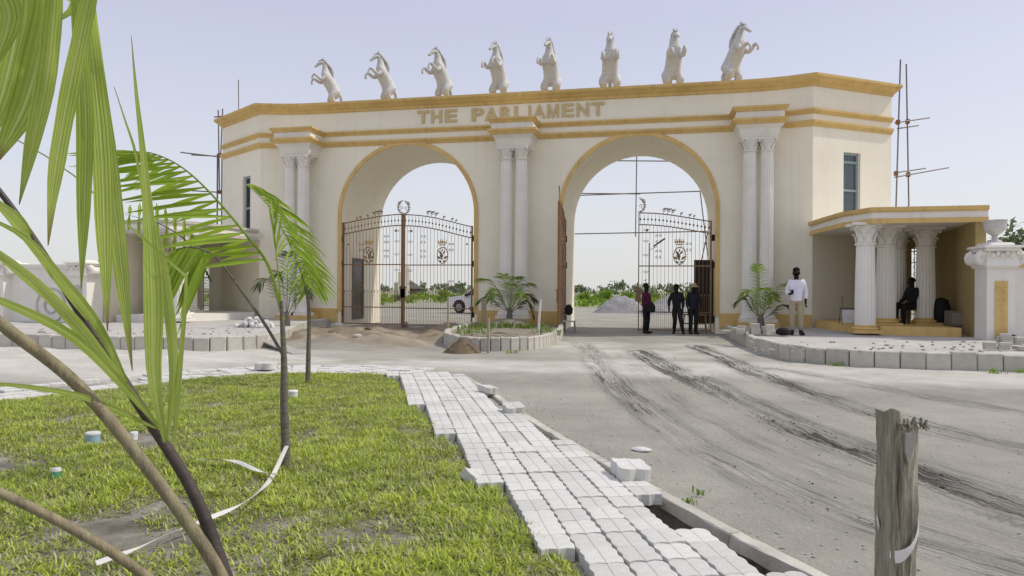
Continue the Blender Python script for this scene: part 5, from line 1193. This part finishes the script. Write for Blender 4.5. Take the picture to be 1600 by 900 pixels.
# slender palm with split fronds in the lawn
b0 = gnd(445, 737); kd = (b0 - CAM).dot(Vector((-ST, CT, 0))); D = lambda px, py, dk=0: dep(px, py, kd + dk)
pa = trunk_palm('slender young palm on the lawn with white tape tied to its trunk', b0, [b0, D(446, 690), D(444, 630), D(444, 580), D(443, 540), D(441, 500), D(440, 470)], .040, .014)
RT = Vector((CT, ST, 0)); UP = Vector((0, 0, 1)); FW = Vector((-ST, CT, 0))
frond(pa, [D(443, 500), D(420, 417), D(382, 364), D(331, 304, -.1), D(285, 262, -.2), D(240, 240, -.3), D(205, 238, -.4)], 24, .70, .0165, lambda u, s, tg: (-RT * 1. + UP * (-.04 - .10 * u) + FW * s * .55 - tg * .05), LEAFB, .014, .06, .18, rm=LEAFB)
frond(pa, [D(443, 556), D(409, 499), D(350, 417, -.1), D(328, 395, -.2), D(300, 386, -.3), D(270, 390, -.3)], 16, .52, .018, lambda u, s, tg: (-RT * (.55 + .2 * s) + UP * -.75 + FW * s * .3), LEAFB, .014, .25, .55, rm=TRUNK)
frond(pa, [D(330, 440, .1), D(300, 385, .1), D(250, 350, .2), D(195, 335, .2)], 9, .22, .015, lambda u, s, tg: (UP * s + FW * .3 - RT * .2), LEAFB, .008, .1, .2, rm=LEAFD)
frond(pa, [D(442, 520), D(436, 440), D(430, 380), D(428, 332)], 3, .35, .010, lambda u, s, tg: (UP * 1. + RT * s * .15), LEAFB, .008, .05, .5, rm=LEAFB)
b1 = gnd(481, 601); kd2 = (b1 - CAM).dot(FW); D2 = lambda px, py, dk=0: dep(px, py, kd2 + dk)
pb = trunk_palm('thin young palm at the back edge of the lawn with one bright fan frond', b1, [b1, D2(482, 550), D2(483, 500), D2(481, 466), D2(476, 448)], .040, .020)
frond(pb, [D2(480, 462), D2(468, 418), D2(450, 376), D2(428, 334), D2(405, 306), D2(384, 288)], 30, .70, .018, lambda u, s, tg: (RT * .85 + UP * (-.10 + .45 * u - .3) + FW * s * .6), LEAFB, .016, .42, .1, rm=LEAFB)
frond(pb, [D2(481, 470), D2(478, 420), D2(462, 385), D2(440, 360)], 8, .40, .016, lambda u, s, tg: (RT * .4 * s + UP * -.5 + FW * .5 * s), LEAFB, .012, .4, .3, rm=LEAFB)
frond(pb, [D2(482, 466), D2(490, 440), D2(488, 420), D2(482, 400)], 8, .35, .015, lambda u, s, tg: (RT * .5 * s + UP * -.45), LEAFB, .010, .5, .2, rm=LEAFB)

def planted_palm(label, px, py, z, Hm, specs, m1, m2, seed, group=None, yy=None, ks=1.0):
    p = gnd(px, py, z) if yy is None else onY(px, py, yy); z = p.z; t = thing('small_palm', label, 'palm', (p.x, p.y, z), 0, group); g = random.Random(seed)
    MB().lathe([(.10, -.05), (.11, .1), (.08, .28), (.05, .42)], 10).build('trunk', TRUNK, t, True)
    for az, reach, hgt, tip, dry in specs:
        a = R(az); d = RT * math.cos(a) + FW * math.sin(a)
        reach *= ks; hgt *= ks; tip *= ks
        P = [p + Vector((0, 0, .25)), p + d * reach * .3 + UP * hgt * .55, p + d * reach * .62 + UP * hgt * .95, p + d * reach * .88 + UP * (hgt + (tip - hgt) * .45), p + d * reach + UP * tip]
        sdv = d.cross(UP)
        frond(t, P, 20, Hm, .011, lambda u, s, tg: (sdv * s * .8 + tg * .75 + UP * -.1), LEAFD if dry else (m1 if g.random() < .6 else m2), .012, .35, .22, sep=False, g=g)
    return t
planted_palm('bushy small palm planted on the kerbed island between the arches', 796, 500, .24, .50, [(178, 1.25, 1.0, .85, 1), (160, 1.3, 1.7, 1.75, 0), (120, .5, 1.7, 1.9, 0), (60, .5, 1.7, 1.8, 0), (25, .9, 1.5, 1.55, 0), (2, 1.0, .85, .25, 1), (-30, .6, 1.2, 1.1, 0), (-80, .4, 1.5, 1.5, 0), (200, .8, 1.3, 1.2, 0), (-150, .9, 1.1, .9, 0), (15, 1.05, 1.1, .9, 1)], LEAF, LEAFB, 3, None, -1.7, .82)
MB().lathe([(.95, -.30), (.8, -.12), (.45, .0), (.2, .05), (.01, .06)], 20).build('soil_mound', MATS['island_soil'], bpy.data.objects['small_palm'], True)
planted_palm('small palm standing in a ring of stacked pavers beside the man in white', 1189, 512, .33, .42, [(95, .25, 1.75, 2.0, 0), (20, 1.1, 1.35, 1.5, 0), (165, .75, .95, .80, 1), (130, .5, 1.2, 1.15, 0), (0, .95, .75, .70, 1), (60, .4, 1.2, 1.25, 0), (-60, .35, 1.1, 1.1, 0), (150, .5, 1.0, 1.0, 0), (35, .6, 1.0, .95, 0)], LEAFB, LEAF, 4)
planted_palm('small dark palm on the left pavement beside the left column pair', 448, 508, .33, .5, [(170, 1.0, 1.5, 1.2, 1), (10, 1.0, 1.7, 1.35, 0), (60, .5, 1.9, 2.0, 0), (140, .5, 1.7, 1.6, 0), (30, .7, 1.3, 1.0, 1), (-40, .5, 1.4, 1.2, 0), (100, .3, 2.1, 2.3, 0)], LEAF, LEAFD, 5)

# ------------------------------------------------------------------ foreground post with tape
pp = gnd(1400, 985); kp = (pp - CAM).dot(FW); sc_ = kp / F
post = thing('wooden_post', 'weathered split wooden post with white tape round it in the right foreground', 'post', (pp.x, pp.y, -.05), TH + R(14))
def plank(x0, x1, y0, y1, z0, z1, seed, m, nm):
    q = random.Random(seed); n = 22; b = MB(); prm = [(x0, y0), (x0 + (x1 - x0) * .3, y0 - .004), (x0 + (x1 - x0) * .65, y0 + .003), (x1, y0), (x1 + .003, y0 + (y1 - y0) * .5), (x1, y1), (x0 + (x1 - x0) * .5, y1 + .003), (x0, y1), (x0 - .003, y0 + (y1 - y0) * .5)]
    k = len(prm); wob = [q.uniform(0, 6) for _ in prm]
    for i in range(n + 1):
        z = z0 + (z1 - z0) * i / n
        for j, (x, y) in enumerate(prm): b.v.append((x + .005 * math.sin(i * .55 + wob[j]) + q.gauss(0, .0016), y + .005 * math.sin(i * .7 + 2 * wob[j]) + q.gauss(0, .0016), z + (q.uniform(-.025, .012) if i == n else 0)))
    b.f = [(i * k + j, i * k + (j + 1) % k, (i + 1) * k + (j + 1) % k, (i + 1) * k + j) for i in range(n) for j in range(k)]
    c_ = len(b.v); b.v.append(((x0 + x1) / 2, (y0 + y1) / 2, z1 - .012)); b.f += [(n * k + j, n * k + (j + 1) % k, c_) for j in range(k)]
    return b.build(nm, m, post, False)
ztop = onY(1400, 640, pp.y).z + .05
plank(-.074, -.036, -.05, .045, -.2, ztop, 1, POSTWOOD, 'plank')
plank(-.034, .018, -.056, .04, -.2, ztop - .06, 2, POSTWOOD, 'plank')
plank(.020, .066, -.048, .045, -.2, ztop - .05, 3, POSTCUT, 'plank')
pt = MB(); pt.add([(-.022, -.070, ztop - .09), (.018, -.070, ztop - .09), (.018, -.069, ztop - .17), (-.003, -.068, ztop - .225), (-.022, -.069, ztop - .17), (-.022, -.050, ztop - .09), (.018, -.050, ztop - .09), (.018, -.052, ztop - .17), (-.003, -.052, ztop - .225), (-.022, -.052, ztop - .17)],
       [(0, 1, 2, 3, 4), (9, 8, 7, 6, 5)] + [(i, (i + 1) % 5, 5 + (i + 1) % 5, 5 + i) for i in range(5)]); pt.build('wood_chip', mat('fresh_wood', (.34, .32, .29), (.28, .26, .23), .9, 20, .4, 40, stretch=(8, 8, 1)), post)
sp = MB(); q_ = random.Random(9)
for k in range(22):
    x, y = q_.uniform(-.045, .085), q_.uniform(-.07, .05); a = q_.uniform(0, 6.28); l = q_.uniform(.012, .035)
    sp.tube([(x, y, ztop - .075 + q_.uniform(0, .02)), (x + l * .6 * math.cos(a), y + l * .6 * math.sin(a), ztop - .055 + q_.uniform(-.01, .03)), (x + l * math.cos(a), y + l * math.sin(a) * .8, ztop - .065 + q_.uniform(-.02, .03))], [.008, .006, .002], 5)
kind(sp.build('splinter', POSTWOOD, post), 'stuff')
tp = MB(); ring = []
for i in range(23):
    a = -2.6 + i * .25; x, y = .082 * math.cos(a), .068 * math.sin(a) - .003; z = .53 + .10 * math.sin(a * .9 + .2) + .05 * math.cos(a)
    ring.append((x * (1.0 if abs(math.cos(a)) < .7 else .98), y, z))
for i, (x, y, z) in enumerate(ring):
    hw = .022 + .006 * math.sin(i * .9); tp.v += [(x * 1.06, y * 1.08, z - hw), (x * 1.10, y * 1.12, z), (x * 1.06, y * 1.08, z + hw), (x * 1.0, y * 1.0, z)]
tp.f = [(4 * i + j, 4 * i + (j + 1) % 4, 4 * i + 4 + (j + 1) % 4, 4 * i + 4 + j) for i in range(22) for j in range(4)] + [(0, 1, 2, 3), (91, 90, 89, 88)]
tob = tp.build('tape', TAPE, None, True); tob.location = post.location; tob.rotation_euler = post.rotation_euler; tag(tob, 'white tape wound round the weathered foreground post', 'tape')

# ------------------------------------------------------------------ small things
def ribbon(name, pts, hw, m, label, cat):
    P = spline([Vector(p) for p in pts], 6); b = MB(); n = len(P)
    for i, p in enumerate(P):
        t = (P[min(i + 1, n - 1)] - P[max(i - 1, 0)]).normalized(); a = t.cross(UP); a = a.normalized() if a.length > .01 else RT; tw = .55 * math.sin(i * .35); c_ = a * math.cos(tw) + UP * math.sin(tw)
        b.v += [tuple(p - c_ * hw), tuple(p + UP * .004), tuple(p + c_ * hw), tuple(p - UP * .001)]
    b.f = [(4 * i + j, 4 * i + (j + 1) % 4, 4 * i + 4 + (j + 1) % 4, 4 * i + 4 + j) for i in range(n - 1) for j in range(4)] + [(0, 1, 2, 3), (4 * n - 1, 4 * n - 2, 4 * n - 3, 4 * n - 4)]
    return tag(b.build(name, m, None, True), label, cat)
tt = D(448, 697, -.05)
ribbon('tape', [tt, tuple(dep(425, 745, kd - .35)), tuple(gnd(400, 772, .13)), tuple(gnd(368, 792, .10)), tuple(gnd(320, 812, .09)), tuple(gnd(270, 832, .09)), tuple(gnd(210, 858, .10)), tuple(gnd(150, 880, .08))], .017, TAPE, 'white tape running from the palm trunk across the lawn to the lower left', 'tape')
ribbon('tape', [tuple(gnd(315, 718, .10)), tuple(gnd(345, 718, .11)), tuple(gnd(372, 722, .10)), tuple(gnd(405, 736, .09)), tuple(gnd(434, 742, .08))], .017, TAPE, 'short white tape end lying on the grass left of the palm trunk', 'tape')
def pipe(px, py, r, h, m, label, m2=None):
    p = gnd(px, py, .03); z = gz(p.x, p.y); t = thing('pipe_stub', label, 'pipe', (p.x, p.y, z))
    MB().lathe([(r, -.05), (r, h), (r * .88, h), (r * .88, h - .05), (.002, h - .06)], 24).build('pipe', m, t, True)
    MB().lathe([(r * 1.06, h - .012), (r * 1.06, h + .004), (r * .92, h + .012), (.002, h + .014)], 24).build('cap', m2 or CHALK, t, True)
pipe(145, 695, .062, .11, flat('blue_white_plastic', (.30, .46, .56), .4), 'pale blue pipe stub with white cap standing in the lawn')
pipe(209, 690, .034, .06, CHALK, 'small white pipe stub right of the pale blue one')
pipe(88, 748, .035, .075, flat('green_plastic', (.10, .35, .20), .4), 'small green topped pipe stub in the lawn at far left')
pipe(458, 624, .060, .10, CHALK, 'white pipe stub in the grass just right of the slender palm trunk')
def stake(px, py, ptop, z, wpx, m, label, board=False, lean=0):
    p = gnd(px, py, z); k = (p - CAM).dot(FW) / F; tz = z + (py - ptop) * k; r = wpx * k / 2
    b = MB()
    if board: b.bbox(-r, r, -.02, .02, -.1, tz - z, .006)
    else: b.tube([(0, 0, -.1), (lean * .4, 0, (tz - z) * .5), (lean, .01, tz - z)], [r, r * .95, r * .85], 8)
    tag(b.build('stake', m, None, False, tuple(p)), label, 'stake')
stake(763, 552, 497, .0, 5, WOODPALE, 'thin pale stake leaning in front of the kerb of the planted island')
stake(841, 522, 468, .24, 4.2, CHALK, 'white stake on the right side of the planted island', lean=.06)
stake(756, 512, 467, .24, 8, flat('old_board', (.33, .28, .18)), 'short wide board standing on the left of the planted island', True)
stake(700, 518, 463, .24, 4, WOODPALE, 'thin pole standing at the left back corner of the island')
for i in range(7):
    q = random.Random(60 + i); px, py = q.uniform(730, 855), q.uniform(520, 535); p = gnd(px, py, .26); a = q.uniform(0, 3.1); l = q.uniform(.3, .7)
    b = MB().tube([(-l * math.cos(a), -l * .4 * math.sin(a), .03), (0, 0, .07 + .05 * q.random()), (l * math.cos(a), l * .4 * math.sin(a), .02)], [.012, .018, .008], 5)
    tag(b.build('dry_stick', WOODPALE, None, True, tuple(p)), ['dry bleached branch nearest the thin stake on the island', 'longest dry branch across the front of the planted island', 'dry branch near the white stake on the island', 'short dry branch in the middle of the planted island', 'dry branch by the wide board on the island', 'crooked dry branch at the right of the planted island', 'dry branch at the back of the planted island'][i], 'stick', 'dry branches lying on the planted island')
def weeds(name, pts, n, h, m, label, seed, spread=.3):
    q = random.Random(seed); b = MB()
    for c_ in pts:
        for k in range(n):
            x, y = c_[0] + q.gauss(0, spread), c_[1] + q.gauss(0, spread); a = q.uniform(0, 6.28); l = h * q.uniform(.5, 1.2); o = l * q.uniform(.2, .9); w_ = l * .09
            dx, dy = math.cos(a), math.sin(a)
            b.add([(x - dy * w_, y + dx * w_, c_[2]), (x + dy * w_, y - dx * w_, c_[2]), (x + dx * o * .5 + dy * w_ * 1.4, y + dy * o * .5 - dx * w_ * 1.4, c_[2] + l * .7), (x + dx * o * .5 - dy * w_ * 1.4, y + dy * o * .5 + dx * w_ * 1.4, c_[2] + l * .7), (x + dx * o, y + dy * o, c_[2] + l * .85)], [(0, 1, 2, 3), (3, 2, 4)])
    return tag(kind(b.build(name, m), 'stuff'), label, 'weeds')
weeds('island_weeds', [tuple(gnd(x, y, .24)) for x, y in ((720, 517), (735, 513), (742, 520), (755, 514), (770, 512), (785, 512), (800, 512), (815, 513), (830, 513), (845, 514), (856, 518), (855, 524), (728, 524))], 24, .19, LEAF, 'green weeds growing on the planted island', 3, .22)
weeds('kerb_weeds', [tuple(gnd(x, y)) for x, y in ((1306, 572), (1312, 570), (1556, 584), (1595, 583), (1262, 566), (874, 527), (800, 552))], 22, .10, BUSH, 'small green weeds sprouting at the foot of the kerb and road edge', 5, .07)
weeds('roadside_weed', [tuple(gnd(1094, 773)), tuple(gnd(1078, 788))], 16, .05, LEAF, 'tiny green seedlings beside the path edging on the road', 6, .022)
def pile(px, py, z, n, spread, r, m, name, part, label, cat, seed, hfac=.5):
    p = gnd(px, py, z); q = random.Random(seed); t = thing(name, label, cat, (p.x, p.y, z))
    ms = [rock(1, seed + k, (1, .8, .6), 1).mesh(part, m) for k in range(4)]
    for k in range(n):
        a = q.uniform(0, 6.28); d = spread * math.sqrt(q.random()); rr = r * q.uniform(.5, 1.2)
        link(part, ms[k % 4], t, (d * math.cos(a), d * .7 * math.sin(a), max(rr * .3, (1 - d / spread) * spread * hfac * q.uniform(.5, 1))), (q.uniform(0, 6), q.uniform(0, 6), q.uniform(0, 6)), rr)
pile(397, 510, .33, 60, .62, .13, CHALK, 'rubble_pile', 'stone', 'heap of white broken rubble on the left pavement', 'rubble', 30)
BLKM = MB().bbox(-.10, .10, -.055, .055, 0, .07, .008).mesh('paver', CONC)
def stack(px, py, z, nx_, ny_, nz_, label, seed, ang=0, sp=1.15):
    p = gnd(px, py, z); q = random.Random(seed); t = thing('paver_stack', label, 'pavers', (p.x, p.y, z), ang, 'stacks of spare pavers on the right pavement')
    for i in range(nx_):
        for j in range(ny_):
            for k in range(nz_ - (q.random() < .45)):
                link('paver', BLKM, t, ((i - nx_ / 2) * .235 * sp + q.gauss(0, .01), (j - ny_ / 2) * .14 * sp + q.gauss(0, .01), k * .072), (0, 0, q.gauss(0, .08)), 1.1)
stack(1186, 522, .33, 1, 3, 5, 'tall stack of grey pavers in front of the small palm', 1)
stack(1206, 523, .33, 1, 3, 4, 'stack of grey pavers right of the palm, nearer the man in white', 2, .2)
stack(1167, 522, .33, 1, 2, 3, 'white topped stack of pavers left of the palm', 3, -.2)
stack(1150, 520, .33, 2, 2, 2, 'low stack of grey pavers farthest left by the archway', 4, .1)
stack(1588, 536, .33, 2, 2, 3, 'stack of grey pavers before the right boundary wall', 5)
stack(1566, 546, .33, 2, 1, 2, 'low stack of pavers on the kerb near the urn pier', 6)
stack(1592, 546, .33, 2, 2, 1, 'single layer of pavers at the right edge of the pavement', 7)
db = MB(); q = random.Random(77)
for k in range(80):
    px, py = q.uniform(1170, 1600), q.uniform(533, 549); p = gnd(px, py, .325); r_ = rock(q.uniform(.012, .045), k, (1.4, 1.1, .7), 1); r_.xform(Matrix.Translation(p)); db.add(r_.v, r_.f)
for k in range(60):
    px, py = q.uniform(60, 400), q.uniform(512, 522); p = gnd(px, py, .325); r_ = rock(q.uniform(.015, .05), k + 300, (1.4, 1.2, .5), 1); r_.xform(Matrix.Translation(p)); db.add(r_.v, r_.f)
o = kind(db.build('debris', mat('debris_grey', (.45, .43, .38), (.3, .28, .245), .95, 2)), 'stuff'); tag(o, 'small concrete debris strewn over the pavements', 'debris')
db = MB()
for k in range(420):
    px, py = q.uniform(760, 1600), q.uniform(560, 900); p = gnd(px, py)
    if q.random() < .5: a = q.choice(resample(PR_, .05)); p = Vector((a.x + .12 + q.expovariate(5), a.y + q.uniform(0, .05), 0))
    r_ = rock(q.uniform(.004, .012), k, (1.2, 1., .6), 1); r_.xform(Matrix.Translation((p.x, p.y, gz(p.x, p.y) + .004))); db.add(r_.v, r_.f)
o = kind(db.build('road_gravel', mat('road_chips', (.42, .405, .375), (.30, .29, .265), .95, 3)), 'stuff'); tag(o, 'loose small gravel on the sandy road beside the footpath edging', 'gravel')
t = heap(722, 551, 62, .42, BROWNSOIL, 'dirt_heap', 'brown heap of dug soil and dry roots before the planted island', 'heap', 12, 0)
b = MB()
for k in range(160):
    a = q.uniform(0, 6.28); d = q.uniform(0, .42); z = .34 * (1 - d / .5); l = q.uniform(.08, .2); a2 = q.uniform(0, 6.28)
    b.tube([(d * math.cos(a), d * math.sin(a) * .8, z), (d * math.cos(a) + l * .5 * math.cos(a2), d * math.sin(a) * .8 + l * .5 * math.sin(a2), z + .05), (d * math.cos(a) + l * math.cos(a2), d * math.sin(a) * .8 + l * math.sin(a2), z - .02)], [.004, .003, .001], 4)
kind(b.build('roots', mat('dry_root', (.33, .26, .16), (.22, .17, .10)), t), 'stuff')
p0, p1 = gnd(398, 524, .22), gnd(468, 553, .02); d_ = p1 - p0
pk = MB().bbox(-.5, .5, -.17, .17, -.018, .018, .006).xform(Matrix.Diagonal((d_.length, 1, 1, 1))); ob = pk.build('plank', mat('grey_plank', (.42, .40, .36), (.33, .31, .275), .9, 6, .2, stretch=(.6, 8, 8)), None, False, tuple((p0 + p1) / 2)); ob.rotation_euler = d_.to_track_quat('X', 'Z').to_euler(); tag(ob, 'grey plank ramp leaning from the left pavement down to the sand', 'plank')
p = gnd(633, 509, .05); tag(rock(.17, 3, (1.2, 1, .7)).build('stone', CONC, None, False, (p.x, p.y, .10)), 'grey stone lying under the meeting point of the closed gate', 'stone')
p = gnd(500, 519, .05); 
for i, (px, py, r_) in enumerate(((505, 516, .20), (530, 514, .18), (520, 521, .15), (558, 528, .13), (575, 520, .10))):
    p = gnd(px, py, .08); tag(rock(r_, 80 + i, (1.3, 1, .6)).build('stone', CONC if i % 2 else BROWNSOIL, None, False, (p.x, p.y, gz(p.x, p.y) + .09)), ['largest grey lump of rubble left of the closed gate', 'brown lump of rubble beside the left gate post', 'grey lump of rubble nearest the left pavement kerb', 'brown lump of rubble in the churned soil before the closed gate', 'small grey lump of rubble before the left gate leaf'][i], 'stone', 'lumps of rubble left of the closed gate')
p = gnd(1409, 575); tag(MB().lathe([(.01, -.12), (.035, -.11), (.035, .04), (.014, .08), (.014, .10)], 10).xform(Matrix.Rotation(R(88), 4, 'Y')).build('plastic_bottle', mat('bottle_plastic', (.45, .52, .66), (.4, .47, .6), .2, 5), None, True, (p.x, p.y, .04)), 'crushed clear plastic bottle lying at the foot of the right kerb', 'bottle')
p = gnd(1208, 524, .33); tag(link('bag', bgm, None, (p.x + .25, p.y, .33), None, (1.3, .9, .55)), 'black bag on the pavement between the pavers and the man', 'bag')
p = gnd(1565, 530, .33); tag(link('bag', bgm, None, (p.x, p.y - .3, .33), None, (1.6, .9, .4)), 'black rag lying at the foot of the urn pier', 'rag')
p = gnd(1141, 517, .1); tag(link('bag', bgm, None, (p.x, p.y, .33), None, (1.0, .9, .6)), 'small black bag by the gold plinth right of the right arch', 'bag')
p = onY(1293, 336, -1.0); t = thing('concrete_block', 'grey concrete block lying on the roof of the right portico', 'block', (p.x + .05, -.95, 3.69)); MB().bbox(-.22, .22, -.11, .11, 0, .19, .01).build('block', CONC, t); link('block', MB().bbox(-.18, .18, -.1, .1, 0, .17, .01).mesh('block', CHALK), t, (.42, .25, 0))

# clods of dark damp soil thrown up along the ruts
db = MB(); q = random.Random(91); cm_ = [rock(1, 500 + k, (1.3, 1, .6), 1) for k in range(5)]
for line, wd, st in TR[:3]:
    for P_ in resample(line, .035):
        f_ = float(fbm(np.array([P_.x * 1.1]), np.array([P_.y * 1.1]), 141)[0])
        if q.random() > (f_ - .42) * 2.2 * min(1, st): continue
        for k in range(q.choice((1, 2, 3))):
            x, y = P_.x + q.gauss(0, wd * .55), P_.y + q.gauss(0, wd * .55); r_ = q.uniform(.004, .015) * (1 if q.random() < .93 else 1.7)
            M_ = Matrix.Translation((x, y, gz(x, y) + r_ * .15)) @ Matrix.Rotation(q.uniform(0, 6.28), 4, 'Z') @ Matrix.Scale(r_, 4); db.add([M_ @ Vector(v) for v in cm_[k].v], cm_[k].f)
o = kind(db.build('soil_clods', mat('damp_soil', (.13, .12, .10), (.06, .055, .045), .95, 3)), 'stuff'); tag(o, 'dark damp soil clods churned up along the tyre ruts', 'soil')
